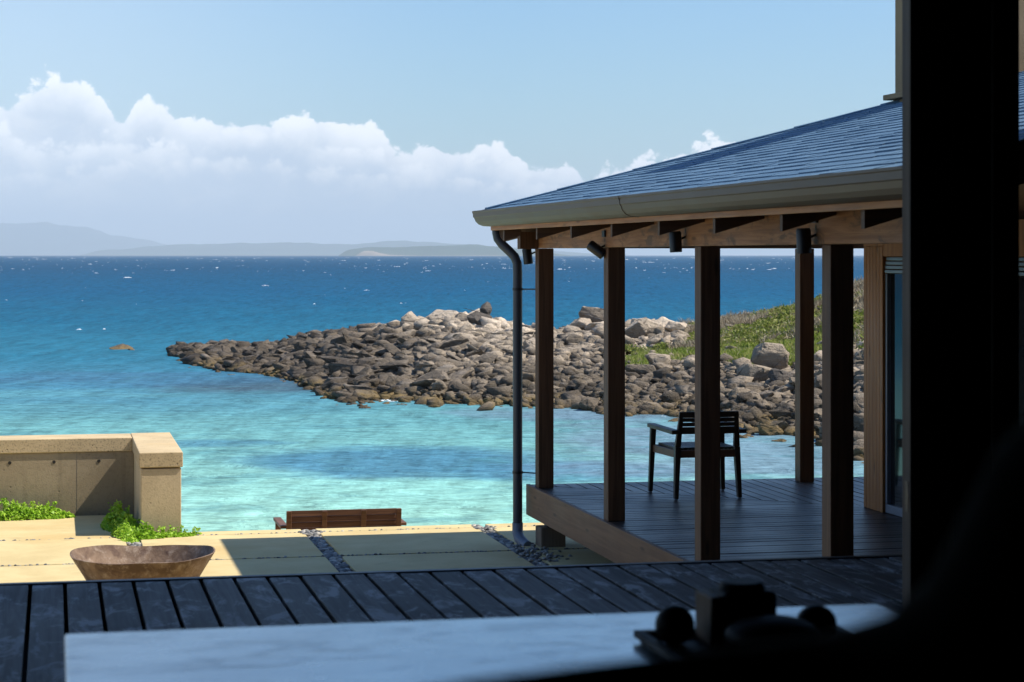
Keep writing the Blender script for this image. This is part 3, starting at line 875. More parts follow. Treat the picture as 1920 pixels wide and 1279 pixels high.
leaf_patch('trailing_plant', [(.70, 20.15, PAV-.02, .17, .35, .14, 1300), (.62, 20.75, PAV-.02, .17, .42, .19, 1500), (.82, 19.88, PAV-.02, .24, .13, .10, 1200), (1.08, 19.93, PAV-.02, .22, .09, .06, 700), (1.30, 20.02, PAV-.03, .08, .05, .05, 120), (.68, 19.75, PAV-.03, .09, .14, .05, 300)],
           'bright green plant spilling round the square end of the concrete wall', 4)

# ------------------------------------------------------------------ fire bowl
b0 = (.655, 16.0, PAV)
g = MB()
wob = lambda a, i: (.012*math.sin(2*a+2.0)+.008*math.sin(3*a+.4)+.003*math.sin(7*a))*(0, 0, .2, .6, 1, 1, 1, .6, .2, 0, 0)[i]
prof = [(.26, .0), (.30, .012), (.37, .13), (.455, .27), (.533, .392), (.537, .400), (.526, .402), (.44, .27), (.355, .14), (.28, .05), (.01, .035)]
g.lathe(b0, prof, 72, wob)
o = g.build('fire_bowl', M['rust'], smooth=True); tag(o, 'wide rusted iron bowl with wavy rim standing on the paving', 'fire bowl')

# ------------------------------------------------------------------ bench
def make_bench():
    cx, cy, z0 = 2.88, 21.35, -1.93
    t = thing('garden_bench', (cx, cy, z0), 'brown slatted timber bench facing the sea beyond the paving edge', 'bench')
    W = .56
    for sx in (-1, 1):
        g = MB(); g.bar((cx+sx*W, cy, z0), (cx+sx*W, cy-.13, z0+.80), .055, .07, .05, .05); g.build('back_post', M['bench'], t, .006)
        g = MB(); g.bar((cx+sx*(W+.04), cy+.55, z0), (cx+sx*(W+.04), cy+.55, z0+.62), .055, .06); g.build('front_leg', M['bench'], t, .006)
        g = MB(); g.box(cx+sx*(W+.045)-.04, cx+sx*(W+.045)+.04, cy-.10, cy+.60, z0+.62, z0+.652); g.build('armrest', M['bench'], t, .006)
    for fx in (-.2, .2):
        g = MB(); g.bar((cx+fx, cy-.03, z0+.42), (cx+fx, cy-.137, z0+.795), .05, .035); g.build('back_batten', M['bench'], t, .004)
    g = MB()
    for k in range(5):
        zz = z0+.50+k*.06; yy = cy-.02-.165*(zz-z0)+.055
        g.box(cx-W+.02, cx+W-.02, yy-.01, yy+.012, zz, zz+.057)
    g.build('backrest', M['bench'], t, .003)
    g = MB()
    for k in range(7): g.box(cx-W, cx+W, cy+.0+k*.078, cy+.066+k*.078, z0+.42, z0+.445)
    g.build('seat', M['bench'], t, .003)
    g = MB(); g.box(cx-W, cx+W, cy+.50, cy+.53, z0+.34, z0+.418); g.box(cx-W, cx+W, cy-.02, cy+.01, z0+.34, z0+.418); g.build('apron', M['bench'], t, .003)
make_bench()

# ------------------------------------------------------------------ pavilion
pv = thing('pavilion', (7.5, 14, PAV), 'timber veranda building with dark posts, deck and blue shingled hip roof', 'pavilion')
EX, EY, EZ = 3.78, 19.10, 1.845          # eave corner: gutter lip
SL = .292
YN = 8.7                                   # landward end of the roof
XR = 8.6                                   # ridge line
def rz(x): return EZ-.012+SL*(x-EX)
def rzn(y): return EZ-.012+SL*(EY-y)
PX = 4.338; PW = .14
PY = [18.55, 16.12, 13.69, 11.26]
for y in PY:
    g = MB(); g.box(PX-PW/2, PX+PW/2, y-PW/2, y+PW/2, PD, 1.51); g.build('post', M['post'], pv, .006)
for x in (6.82, 9.25, 11.6):
    g = MB(); g.box(x-PW/2, x+PW/2, 18.55-PW/2, 18.55+PW/2, PD, 1.51); g.build('post', M['post'], pv, .006)
g = MB(); g.box(PX-.067, PX+.053, 9.2, 18.75, 1.512, 1.775); g.build('beam', M['beam'], pv, .004)
g = MB(); g.box(4.10, PX-.069, 18.49, 18.61, 1.505, 1.66); g.build('beam_end', M['post'], pv, .004)
g = MB(); g.box(PX+.055, 13, 18.49, 18.61, 1.512, 1.775); g.build('beam', M['beam_x'], pv, .004)
# rafters
ys = [18.55-.19-1.215*.5*k*2/1 for k in range(8)]
def slopebar(g, x0, x1, y0, y1, zt0, d):
    """bar running up the west slope"""
    z1 = zt0+SL*(x1-x0)
    g.hexa([(x0, y0, zt0-d), (x1, y0, z1-d), (x1, y1, z1-d), (x0, y1, zt0-d)], [(x0, y0, zt0), (x1, y0, z1), (x1, y1, z1), (x0, y1, zt0)])
for y in (18.52, 17.2, 16.0, 14.78, 13.56, 12.35, 11.13, 9.92):
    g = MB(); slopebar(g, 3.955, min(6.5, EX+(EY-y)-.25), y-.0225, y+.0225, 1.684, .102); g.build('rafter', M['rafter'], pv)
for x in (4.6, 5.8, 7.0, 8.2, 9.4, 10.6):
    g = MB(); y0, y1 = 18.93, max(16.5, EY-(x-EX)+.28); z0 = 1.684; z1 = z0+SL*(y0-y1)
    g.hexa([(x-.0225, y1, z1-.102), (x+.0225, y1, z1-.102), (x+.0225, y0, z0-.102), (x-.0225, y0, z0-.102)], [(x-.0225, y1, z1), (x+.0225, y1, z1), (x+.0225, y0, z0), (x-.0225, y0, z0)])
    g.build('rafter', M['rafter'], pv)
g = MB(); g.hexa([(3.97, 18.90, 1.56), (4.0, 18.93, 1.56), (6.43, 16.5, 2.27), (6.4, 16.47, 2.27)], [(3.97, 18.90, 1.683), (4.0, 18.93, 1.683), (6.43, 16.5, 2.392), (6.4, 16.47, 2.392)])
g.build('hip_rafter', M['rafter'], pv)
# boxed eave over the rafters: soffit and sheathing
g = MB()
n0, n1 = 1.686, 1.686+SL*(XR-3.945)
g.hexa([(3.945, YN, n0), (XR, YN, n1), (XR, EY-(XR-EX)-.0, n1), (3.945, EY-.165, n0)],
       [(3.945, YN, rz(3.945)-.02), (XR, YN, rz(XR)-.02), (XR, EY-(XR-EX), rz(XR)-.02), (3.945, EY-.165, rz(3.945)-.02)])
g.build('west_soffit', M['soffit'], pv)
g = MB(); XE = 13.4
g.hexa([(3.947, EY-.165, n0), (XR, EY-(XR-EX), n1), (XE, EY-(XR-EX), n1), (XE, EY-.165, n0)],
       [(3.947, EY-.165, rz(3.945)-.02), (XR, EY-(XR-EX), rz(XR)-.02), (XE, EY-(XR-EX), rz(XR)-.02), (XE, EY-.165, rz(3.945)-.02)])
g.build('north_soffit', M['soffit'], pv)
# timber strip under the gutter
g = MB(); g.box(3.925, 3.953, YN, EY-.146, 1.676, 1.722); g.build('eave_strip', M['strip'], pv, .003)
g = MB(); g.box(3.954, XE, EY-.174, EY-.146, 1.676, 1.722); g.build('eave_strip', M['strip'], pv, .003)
# gutter: profile (out from the eave board, height)
gp = [(.155, EZ-.002), (.155, EZ+.012), (.150, EZ+.012), (.148, EZ-.045), (.140, EZ-.052), (.128, EZ-.085), (.105, EZ-.112), (.07, EZ-.128), (.0, EZ-.134), (.0, EZ-.10), (.07, EZ-.09), (.12, EZ-.04)]
gp = [(o_, z_+0.0) for o_, z_ in gp]
BX = 3.935; BY = EY-.155
g = MB(); g.prism(gp, lambda q: (BX-q[0], YN, q[1]), lambda q: (BX-q[0], BY+q[0], q[1])); gut = g.build('gutter', M['gutter'], pv)
g = MB(); g.prism(gp, lambda q: (BX-q[0], BY+q[0], q[1]), lambda q: (XE, BY+q[0], q[1])); g.build('gutter', M['gutter'], pv)
jp = [(a+.003 if a > 0 else a, z_-.003) for a, z_ in gp[:9]]+[(0, EZ-.09), (.1, EZ-.03)]
for yj in (13.93,):
    g = MB(); g.prism(jp, lambda q: (BX-q[0], yj, q[1]), lambda q: (BX-q[0], yj+.022, q[1])); g.build('joint', M['gutter'], gut)
# downpipe
dp = MB()
dp.tube([(3.975, 18.93, 1.74), (3.975, 18.92, 1.655), (3.985, 18.91, 1.60), (4.02, 18.88, 1.545), (4.07, 18.83, 1.49), (4.115, 18.79, 1.435), (4.135, 18.77, 1.375), (4.137, 18.765, 1.30), (4.137, 18.765, 0), (4.137, 18.765, PAV+.17)], .043, 18)
dpo = dp.build('downpipe', M['pipe'], pv, smooth=True)
g = MB(); g.tube([(4.137, 18.765, PAV+.19), (4.137, 18.765, PAV+.10), (4.145, 18.72, PAV+.05), (4.17, 18.64, PAV+.015), (4.19, 18.58, PAV+.0)], [.05, .05, .05, .048, .046], 16)
g.build('elbow', M['pipe_foot'], dpo, smooth=True)
for zz in (1.14, -.53):
    g = MB(); g.tube([(4.137, 18.765, zz-.012), (4.137, 18.765, zz+.012)], .048, 18); g.tube([(4.16, 18.76, zz), (4.33, 18.60, zz)], .006, 8); g.build('bracket', M['black'], dpo)
# deck: west strip boards run across, north strip boards run out to sea, mitred at the corner
DX0, DY1 = 4.235, 18.80; RX, RY = 6.6, 16.55
g = MB(); p = .113; y = 9.3
while y < DY1-.01:
    y1 = min(y+p-.013, DY1)
    def xm(yy): return 8.0 if yy <= RY else DX0+(DY1-yy)*(RX-DX0)/(DY1-RY)
    xa, xb = xm(y), xm(y1)
    dz = random.uniform(-.0015, .0015)
    if xa-DX0 > .02: g.hexa([(DX0+.035, y, PD-.03), (xa, y, PD-.03), (max(xb, DX0+.036), y1, PD-.03), (DX0+.035, y1, PD-.03)], [(DX0+.035, y, PD+dz), (xa, y, PD+dz), (max(xb, DX0+.036), y1, PD+dz), (DX0+.035, y1, PD+dz)])
    y += p
g.build('deck_boards', M['deckpav'], pv)
g = MB(); x = DX0+.01
while x < 13:
    x1 = x+p-.013
    def ym(xx): return RY if xx >= RX else DY1-(xx-DX0)*(DY1-RY)/(RX-DX0)
    dz = random.uniform(-.0015, .0015); ya, yb = ym(x)+.012, ym(x1)+.012
    if ya < DY1-.02: g.hexa([(x, ya, PD-.03), (x1, yb, PD-.03), (x1, DY1, PD-.03), (x, DY1, PD-.03)], [(x, ya, PD+dz), (x1, yb, PD+dz), (x1, DY1, PD+dz), (x, DY1, PD+dz)])
    x += p
g.build('deck_boards', M['deckpavn'], pv)
g = MB(); g.box(DX0-.005, DX0+.034, 9.3, DY1+.03, PD-.275, PD+.004); g.build('deck_fascia', M['fascia'], pv, .004)
g = MB(); g.box(DX0+.036, 13, DY1+.003, DY1+.04, PD-.275, PD-.002); g.build('deck_fascia', M['fascia'], pv, .004)
g = MB()
for y in np.arange(9.6, 18.6, .9): g.box(DX0+.04, 12.9, y, y+.06, PD-.16, PD-.032)
g.build('joists', M['soffit'], pv)
for (fx, fy) in [(PX+.06, y) for y in PY]+[(6.82, 18.55), (9.25, 18.55)]:
    g = MB(); g.box(fx-.115, fx+.115, fy-.1, fy+.13, PAV-.02, PAV+.175); fo = g.build('footing', M['footing'], pv, .01)
    g = MB(); g.box(fx-.05, fx+.05, fy-.05, fy+.05, PAV+.177, PD-.05); g.build('post_base', M['black'], fo)
# room behind the veranda
g = MB()
for k in range(6):
    ya = 16.54-.0685*(k+1); g.box(RX, RX+.05, ya+.002, ya+.0665, PD+.002, 1.52)
g.build('wall_boards', M['cedar'], pv, .003)
for k in range(10):
    pass
g = MB(); g.box(RX+.06, 12.9, 16.34, 16.54, PD+.002, 1.7); g.box(RX+.06, RX+.2, 9.4, 13.0, PD+.002, 1.7); g.box(RX+.004, RX+.2, 13.0, 16.125, 1.44, 1.7); g.box(RX, RX+.1, 16.125, 16.54, 1.522, 1.7); g.build('wall', M['cedar'], pv)
win = None
g = MB(); g.box(RX+.02, RX+.10, 13.0, 16.12, PD+.005, PD+.075); g.box(RX+.02, RX+.10, 16.085, 16.12, PD+.077, 1.30); g.box(RX+.02, RX+.10, 13.0, 13.06, PD+.077, 1.30); g.box(RX+.02, RX+.10, 14.42, 14.5, PD+.077, 1.30)
win = g.build('sliding_window', M['alu'], pv, .004)
g = MB(); g.box(RX+.055, RX+.063, 13.06, 16.085, PD+.076, 1.30); g.build('pane', M['glass'], win)
g = MB()
for k in range(4): g.box(RX+.012+.004*k, RX+.09, 13.0, 16.115, 1.305+k*.034, 1.332+k*.034)
g.build('shutter_box', M['alu'], win, .004)
g = MB(); g.box(RX+.8, 12.74, 9.5, 16.32, 1.66, 1.69); g.box(12.75, 12.9, 9.4, 16.32, PD, 1.7); g.box(RX+.2, 12.75, 9.3, 9.4, PD, 1.7); g.build('room_shell', M['interior'], pv)

# shingles
def shingles(name, u0, u1max, vmax, place, seed):
    r = random.Random(seed); g = MB(); ex = .125; t = u0; k = 0
    while t < vmax:
        lo, hi = u1max(t)
        y = lo-r.uniform(0, .2)
        lo = min(lo, u1max(t+.2)[0])
        while y < hi:
            w_ = r.uniform(.19, .34)
            d = r.uniform(-.012, .012); a = t+d-.004; b = t+ex+.03; th = .007+r.uniform(0, .006)
            (la, ha), (lb, hb) = u1max(a), u1max(b)
            ca = (min(max(y, la), ha), min(max(y+w_-.004, la), ha)); cb_ = (min(max(y, lb), hb), min(max(y+w_-.004, lb), hb))
            if ca[1]-ca[0] > .02 or cb_[1]-cb_[0] > .02:
                e = .0005
                top = [place(a, ca[0], th), place(a, ca[1]+e, th), place(b, cb_[1]+e, .001), place(b, cb_[0], .001)]
                bot = [place(a, ca[0], -.004), place(a, ca[1]+e, -.004), place(b, cb_[1]+e, -.006), place(b, cb_[0], -.006)]
                g.hexa(bot, top)
            y += w_
        t += ex; k += 1
    return g
roof = shingles('shingles', .075, lambda t: (YN, EY-t), XR-EX-.02, lambda t, y, h: (EX+t, y, rz(EX+t)+h), 1).build('roof', M['shingle'], pv)
shingles('shingles', .075, lambda t: (EX+t, XE), XR-EX-.02, lambda t, x, h: (x, EY-t, rzn(EY-t)+h), 2).build('north_shingles', M['shingle'], roof)
# hip caps
g = MB(); t = .10
while t < XR-EX-.1:
    L = .62; h = .022
    def hpnt(tt, side, up):
        x, y = EX+tt, EY-tt
        if side < 0: x, y, z = x, y-.12, rz(x)+up
        elif side > 0: x, y, z = x+.12, y, rzn(y)+up
        else: z = rz(x)+up+.006
        return (x, y, z)
    a0, a1 = t, t+L
    P = [hpnt(a0, -1, .022), hpnt(a0, 0, .018), hpnt(a0, 1, .022), hpnt(a1, 1, .014), hpnt(a1, 0, .010), hpnt(a1, -1, .014)]
    Q = [(p_[0], p_[1], p_[2]-.014) for p_ in P]
    g.add(P+Q, [(0, 1, 4, 5), (1, 2, 3, 4), (6, 11, 10, 7), (7, 10, 9, 8), (0, 6, 7, 1), (1, 7, 8, 2), (2, 8, 9, 3), (3, 9, 10, 4), (4, 10, 11, 5), (5, 11, 6, 0)])
    t += .55
g.build('hip_cap', M['shingle'], roof)
ch = MB(); ch.box(6.715, 7.6, 15.1, 16.15, 2.3, 4.6); cho = ch.build('chimney', M['chimney'], roof, .01)
g = MB(); g.box(6.632, 6.713, 15.0, 16.20, 2.715, 2.758); g.box(6.715, 7.7, 16.152, 16.20, 2.715, 2.758); g.build('flashing', M['chimney'], cho, .004)
g = MB(); g.box(6.65, 7.68, 15.02, 16.23, 4.602, 4.70); g.build('chimney_cap', M['chimney'], cho, .01)

# spotlights
def spot(x, y, z, tilt, yaw, label, drop=.10):
    t = thing('spotlight', (x, y, z), label, 'spotlight', 'spotlights under the pavilion eave')
    d = Vector((math.sin(tilt)*math.cos(yaw), math.sin(tilt)*math.sin(yaw), -math.cos(tilt)))
    c = Vector((x, y, z)); a = c-d*.07; b = c+d*.075
    g = MB(); g.tube([a, a+d*.012, b-d*.002, b, b-d*.012], [.036, .043, .043, .041, .034], 20); g.build('lamp_head', M['black'], t, smooth=True)
    g = MB(); g.tube([c-d*.02+Vector((.04, -.01, 0)), c+Vector((.075, -.02, .035)), c+Vector((.07, -.02, .075)), c+Vector((.075, -.02, drop))], .008, 8); g.box(x+.05, x+.10, y-.06, y+.02, z+drop, z+drop+.05); g.build('bracket', M['black'], t)
spot(4.205, 14.0, 1.545, .05, 0, 'small black spotlight hanging straight down between the second and third posts')
spot(4.205, 11.45, 1.535, .04, 0, 'black spotlight in front of the back post, pointing down')
spot(4.205, 16.18, 1.495, .95, -.5, 'black spotlight tilted sideways beside the second post')
spot(4.215, 18.70, 1.445, .15, .3, 'black spotlight beside the corner post and downpipe', .14)

# chair
def make_chair():
    cx, cy, z0 = 5.50, 17.66, PD
    t = thing('armchair', (cx, cy, z0), 'dark timber armchair with slatted back on the veranda deck facing the sea', 'chair')
    for sx in (-1, 1):
        g = MB(); g.bar((cx+sx*.285, cy-.31, z0+.012), (cx+sx*.265, cy-.29, z0+.45), .036, .05, .052, .06)
        g.bar((cx+sx*.265, cy-.29, z0+.451), (cx+sx*.245, cy-.345, z0+.755), .05, .05, .034, .03); g.build('back_leg', M['chair'], t, .005)
        g = MB(); g.tube([(cx+sx*.285, cy-.31, z0-.003), (cx+sx*.285, cy-.31, z0+.014)], .016, 12); g.build('foot_glide', M['alu'], t)
        g = MB(); g.bar((cx+sx*.335, cy+.31, z0+.012), (cx+sx*.315, cy+.29, z0+.575), .036, .045, .05, .05); g.build('front_leg', M['chair'], t, .005)
        g = MB(); g.tube([(cx+sx*.335, cy+.31, z0-.003), (cx+sx*.335, cy+.31, z0+.014)], .016, 12); g.build('foot_glide', M['alu'], t)
        g = MB(); g.hexa([(cx+sx*.30-.035, cy-.36, z0+.566), (cx+sx*.30+.035, cy-.36, z0+.566), (cx+sx*.325+.035, cy+.33, z0+.577), (cx+sx*.325-.035, cy+.33, z0+.577)],
                         [(cx+sx*.30-.035, cy-.36, z0+.602), (cx+sx*.30+.035, cy-.36, z0+.602), (cx+sx*.325+.035, cy+.33, z0+.612), (cx+sx*.325-.035, cy+.33, z0+.612)]); g.build('armrest', M['chair'], t, .006)
    g = MB()
    for k, (za, zb) in enumerate([(.565, .625), (.632, .664), (.671, .703), (.710, .758)]):
        yy = cy-.31-.18*((za+zb)/2-.45); n = 8
        for i in range(n):
            a0, a1 = -1+2*i/n, -1+2*(i+1)/n
            f = lambda a: .018*(a*a)
            g.hexa([(cx+a0*.27, yy-.012+f(a0), z0+za), (cx+a1*.27, yy-.012+f(a1), z0+za), (cx+a1*.27, yy+.012+f(a1), z0+za), (cx+a0*.27, yy+.012+f(a0), z0+za)],
                   [(cx+a0*.262, yy-.012+f(a0), z0+zb), (cx+a1*.262, yy-.012+f(a1), z0+zb), (cx+a1*.262, yy+.012+f(a1), z0+zb), (cx+a0*.262, yy+.012+f(a0), z0+zb)])
    g.build('backrest', M['chair'], t)
    g = MB()
    for i in range(16):
        for j in range(2): pass
        xx = cx-.27+i*.036; g.box(xx, xx+.028, cy-.27, cy+.28, z0+.425, z0+.437)
    for i in range(13):
        yy = cy-.265+i*.042; g.box(cx-.272, cx+.272, yy, yy+.03, z0+.438, z0+.444)
    g.build('seat', M['chair'], t)
    g = MB(); g.box(cx-.27, cx+.27, cy-.315, cy-.285, z0+.36, z0+.424); g.box(cx-.29, cx+.29, cy+.283, cy+.31, z0+.36, z0+.424)
    g.hexa([(cx-.285, cy-.283, z0+.36), (cx-.258, cy-.283, z0+.36), (cx-.295, cy+.28, z0+.36), (cx-.322, cy+.28, z0+.36)], [(cx-.285, cy-.283, z0+.424), (cx-.258, cy-.283, z0+.424), (cx-.295, cy+.28, z0+.424), (cx-.322, cy+.28, z0+.424)])
    g.hexa([(cx+.258, cy-.283, z0+.36), (cx+.285, cy-.283, z0+.36), (cx+.322, cy+.28, z0+.36), (cx+.295, cy+.28, z0+.36)], [(cx+.258, cy-.283, z0+.424), (cx+.285, cy-.283, z0+.424), (cx+.322, cy+.28, z0+.424), (cx+.295, cy+.28, z0+.424)])
    g.build('seat_frame', M['bench'], t, .003)
make_chair()

# ------------------------------------------------------------------ near deck and the room the view is taken from
dk = thing('deck', (0, 8, PAV), 'weathered grey timber deck of wide boards outside the open room', 'deck')
g = MB(); x = -7.07; p = .1485
while x < 9.5:
    dz = random.uniform(-.002, .002)
    g.box(x, x+p-.017, 6.5, 9.50, -.035, dz); x += p
g.build('boards', M['deck'], dk, .004)
g = MB(); g.box(-7.1, 9.5, 9.512, 9.56, -.22, .004); g.build('edge_board', M['black'], dk, .004)
g = MB(); g.box(-7.1, 9.5, 6.5, 9.51, -.26, -.20); g.box(-7.1, 9.5, 9.2, 9.3, PAV-.02, -.26); g.build('under_frame', M['dark'], dk)

FL = .10
rm = thing('house', (0, 2, FL), 'dark unlit room open to the deck, seen from inside', 'house')
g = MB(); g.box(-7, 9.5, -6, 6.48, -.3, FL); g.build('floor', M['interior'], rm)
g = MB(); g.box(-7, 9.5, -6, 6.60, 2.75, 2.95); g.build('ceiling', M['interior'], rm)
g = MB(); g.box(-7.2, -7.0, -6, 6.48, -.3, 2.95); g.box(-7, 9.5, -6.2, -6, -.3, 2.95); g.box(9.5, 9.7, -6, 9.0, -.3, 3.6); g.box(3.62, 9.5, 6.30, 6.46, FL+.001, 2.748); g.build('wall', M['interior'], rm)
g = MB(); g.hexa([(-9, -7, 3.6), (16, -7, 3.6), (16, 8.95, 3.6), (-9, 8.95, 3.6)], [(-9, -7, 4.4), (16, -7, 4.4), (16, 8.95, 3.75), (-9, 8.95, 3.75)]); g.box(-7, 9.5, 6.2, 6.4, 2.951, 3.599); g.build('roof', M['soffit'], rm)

dr = thing('sliding_door', (2.88, 6.39, FL), 'dark timber sliding door frame standing at the right of the opening', 'door')
g = MB(); g.box(2.698, 2.85, 6.36, 6.43, FL+.001, 2.74); st1 = g.build('stile', M['jamb'], dr, .004)
g = MB(); g.box(2.6965, 2.712, 6.375, 6.40, .62, .72); g.build('latch', M['black'], st1)
g = MB(); g.box(2.852, 2.985, 6.375, 6.40, FL+.2, 2.62); g.build('screen_panel', M['glass'], dr)
g = MB(); g.box(2.987, 3.078, 6.36, 6.43, FL+.001, 2.74); g.build('stile', M['jamb'], dr, .004)
g = MB(); g.box(2.852, 2.985, 6.36, 6.43, FL+.001, FL+.198); g.box(2.852, 2.985, 6.36, 6.43, 2.622, 2.74); g.build('rail', M['jamb'], dr, .004)

TZ = .80
tb = thing('table', (.76, 3.2, FL), 'pale smooth table reflecting the sky in the dark foreground', 'table')
g = MB(); g.box(.018, 1.505, 2.72, 3.70, TZ-.035, TZ); g.build('tabletop', M['table'], tb, .006, seg=3)
for (lx, ly) in ((.10, 2.8), (1.42, 2.8), (.10, 3.6), (1.42, 3.6)):
    g = MB(); g.box(lx-.03, lx+.03, ly-.03, ly+.03, FL+.001, TZ-.036); g.build('leg', M['dark'], tb, .004)
# things on the table
def ball(g, c, r, sz=1.0):
    prof = [(r*math.sin(math.pi*(.12+.88*i/14)), r*sz*-math.cos(math.pi*(.12+.88*i/14))) for i in range(15)]
    prof[-1] = (.002, r*sz); z0 = prof[0][1]
    g.lathe((c[0], c[1], c[2]), [(a, b-z0) for a, b in prof], 32)
trx, trY = 1.03, 3.33
g = MB(); g.box(.965, 1.30, 3.12, 3.42, TZ+.001, TZ+.006); tr = g.build('serving_tray', M['tray']); tag(tr, 'flat dark tray under the pots on the pale table', 'tray')
g = MB(); g.box(.955, 1.31, 3.41, 3.425, TZ+.007, TZ+.018); g.box(.955, .97, 3.115, 3.409, TZ+.007, TZ+.018); g.box(1.295, 1.31, 3.115, 3.409, TZ+.007, TZ+.018); g.build('rim', M['tray'], tr)
g = MB(); ball(g, (1.005, 3.35, TZ+.007), .033); o = g.build('round_jar', M['pot'], smooth=True); tag(o, 'small black ball shaped jar at the left end of the tray', 'jar')
g = MB(); ball(g, (1.245, 3.33, TZ+.007), .034, .9); o = g.build('round_jar', M['pot'], smooth=True); tag(o, 'small dark domed jar at the right of the box, lower than the pot', 'jar')
bx = thing('condiment_box', (1.12, 3.36, TZ+.007), 'tall dark box with a brown timber side on the tray', 'box')
g = MB(); g.box(1.055, 1.075, 3.31, 3.40, TZ+.007, TZ+.088); g.build('side_panel', M['boxwood'], bx, .003)
g = MB(); g.box(1.076, 1.172, 3.31, 3.40, TZ+.007, TZ+.094); g.build('case', M['pot'], bx, .012, seg=3)
g = MB(); g.tube([(1.122, 3.355, TZ+.094), (1.122, 3.355, TZ+.106)], [.04, .034], 24); g.build('lid', M['pot'], bx, smooth=True)
g = MB(); ball(g, (1.135, 3.235, TZ+.007), .078, .40); o = g.build('squat_pot', M['pot'], smooth=True); tag(o, 'wide squat black pot in front of the tall box', 'pot')

# armchair right in front of the viewpoint
def soft(g, pts, r): g.tube(pts, r, 20)
ac = thing('lounge_chair', (.42, 1.25, FL), 'black upholstered chair in the near foreground corner, out of focus', 'chair')
def camp(px, py, z):   # metres from the seat, worked out in bay axes
    x, y = uz((px-960)/3950*z, z); return (x, y, 1.45+(478-py)/3950*z)
g = MB()
pts = [camp(620, 1370, .95), camp(900, 1345, .95), camp(1100, 1335, .95), camp(1350, 1318, .95), camp(1560, 1300, .94), camp(1720, 1268, .92), camp(1850, 1180, .9), camp(1930, 1060, .88), camp(2000, 930, .86), camp(2060, 850, .85)]
soft(g, pts, [.012, .017, .021, .024, .026, .029, .032, .034, .034, .03]); g.build('backrest_roll', M['blackfab'], ac, smooth=True)
g = MB()
bt = [camp(620, 1380, .95), camp(2200, 1240, .88)]
g.hexa([(bt[0][0], bt[0][1]-.03, FL+.45), (bt[1][0], bt[1][1]-.03, FL+.45), (bt[1][0], bt[1][1]+.02, FL+.45), (bt[0][0], bt[0][1]+.02, FL+.45)],
       [(bt[0][0], bt[0][1]-.02, bt[0][2]), (bt[1][0], bt[1][1]-.02, bt[1][2]-.02), (bt[1][0], bt[1][1]+.01, bt[1][2]-.02), (bt[0][0], bt[0][1]+.01, bt[0][2])])
g.build('backrest', M['blackfab'], ac, .01)
g = MB(); g.box(.12, .62, .95, 1.4, FL+.36, FL+.449); g.build('seat', M['blackfab'], ac, .02)
for (lx, ly) in ((.15, .98), (.59, .98), (.15, 1.37), (.59, 1.37)):
    g = MB(); g.box(lx-.02, lx+.02, ly-.02, ly+.02, FL+.001, FL+.359); g.build('leg', M['dark'], ac)

# ------------------------------------------------------------------ haze
HZ = 5.0e-5
g = MB(); g.box(-42000, 42000, -300, 52000, SEA-4.5, 900)
hz = g.build('haze', bpy.data.materials.new('haze_air')); hm = hz.data.materials[0]; hm.use_nodes = True
nt = hm.node_tree
for n in list(nt.nodes): nt.nodes.remove(n)
t = NT(nt); out = t.n('OutputMaterial'); pvn = t.n('VolumePrincipled')
pvn.inputs['Color'].default_value = (.74, .88, 1, 1); pvn.inputs['Density'].default_value = HZ; pvn.inputs['Anisotropy'].default_value = .0
t.l(pvn.outputs[0], out.inputs['Volume'])
tag(hz, 'thin pale sea haze over the bay', None, None, 'stuff')

# ------------------------------------------------------------------ sky with a bank of cumulus
SUN = Vector((.594, -.14, .792)).normalized()
elev = math.asin(SUN.z); azim = math.atan2(SUN.x, SUN.y)
W = bpy.data.worlds.new('World'); scn.world = W; W.use_nodes = True
try:
    W.cycles.sampling_method = 'MANUAL'; W.cycles.sample_map_resolution = 256
except Exception: pass
nt = W.node_tree
for n in list(nt.nodes): nt.nodes.remove(n)
t = NT(nt); out = t.n('OutputWorld'); bg = t.n('Background')
BGS = .08; EXPO = .55
bg.inputs[1].default_value = BGS
sky = t.n('TexSky', sky_type='NISHITA', sun_disc=False, sun_elevation=elev, sun_rotation=azim)
sky.altitude = 10; sky.air_density = 1.3; sky.dust_density = .3; sky.ozone_density = 3.5
vec = t.n('TexCoord').outputs['Generated']
s = t.n('SeparateXYZ'); t.l(vec, s.inputs[0])
az = t.math('ARCTAN2', s.outputs[0], s.outputs[1])
hyp = t.math('SQRT', t.math('ADD', t.math('POWER', s.outputs[0], 2.0), t.math('POWER', s.outputs[1], 2.0)))
el = t.math('DIVIDE', s.outputs[2], t.math('MAXIMUM', hyp, .001))
def azf(px): return (math.degrees(PHI+math.atan((px-960)/3950))+20)/70
def curve(pts):
    nd = t.n('FloatCurve'); t.l(t.math('DIVIDE', t.math('ADD', t.math('MULTIPLY', az, 57.29578), 20), 70), nd.inputs['Value'])
    c = nd.mapping.curves[0]
    P = [(azf(a), ((478-b)/3950)/.12) for a, b in pts]
    c.points[0].location = P[0]; c.points[-1].location = P[-1]
    for q in P[1:-1]: c.points.new(*q)
    nd.mapping.extend = 'HORIZONTAL'; nd.mapping.update()
    return t.math('MULTIPLY', nd.outputs[0], .12)
v3 = t.n('CombineXYZ'); t.l(az, v3.inputs[0]); t.l(t.math('MULTIPLY', el, 1.15), v3.inputs[1])
def cn(scale, loc, detail=6, rough=.55, dist=.0):
    nd = t.n('TexNoise', noise_dimensions='2D'); t.l(t.mapping(v3.outputs[0], loc=loc), nd.inputs['Vector'])
    nd.inputs['Scale'].default_value = scale; nd.inputs['Detail'].default_value = detail
    nd.inputs['Roughness'].default_value = rough; nd.inputs['Distortion'].default_value = dist
    return nd.outputs['Fac']
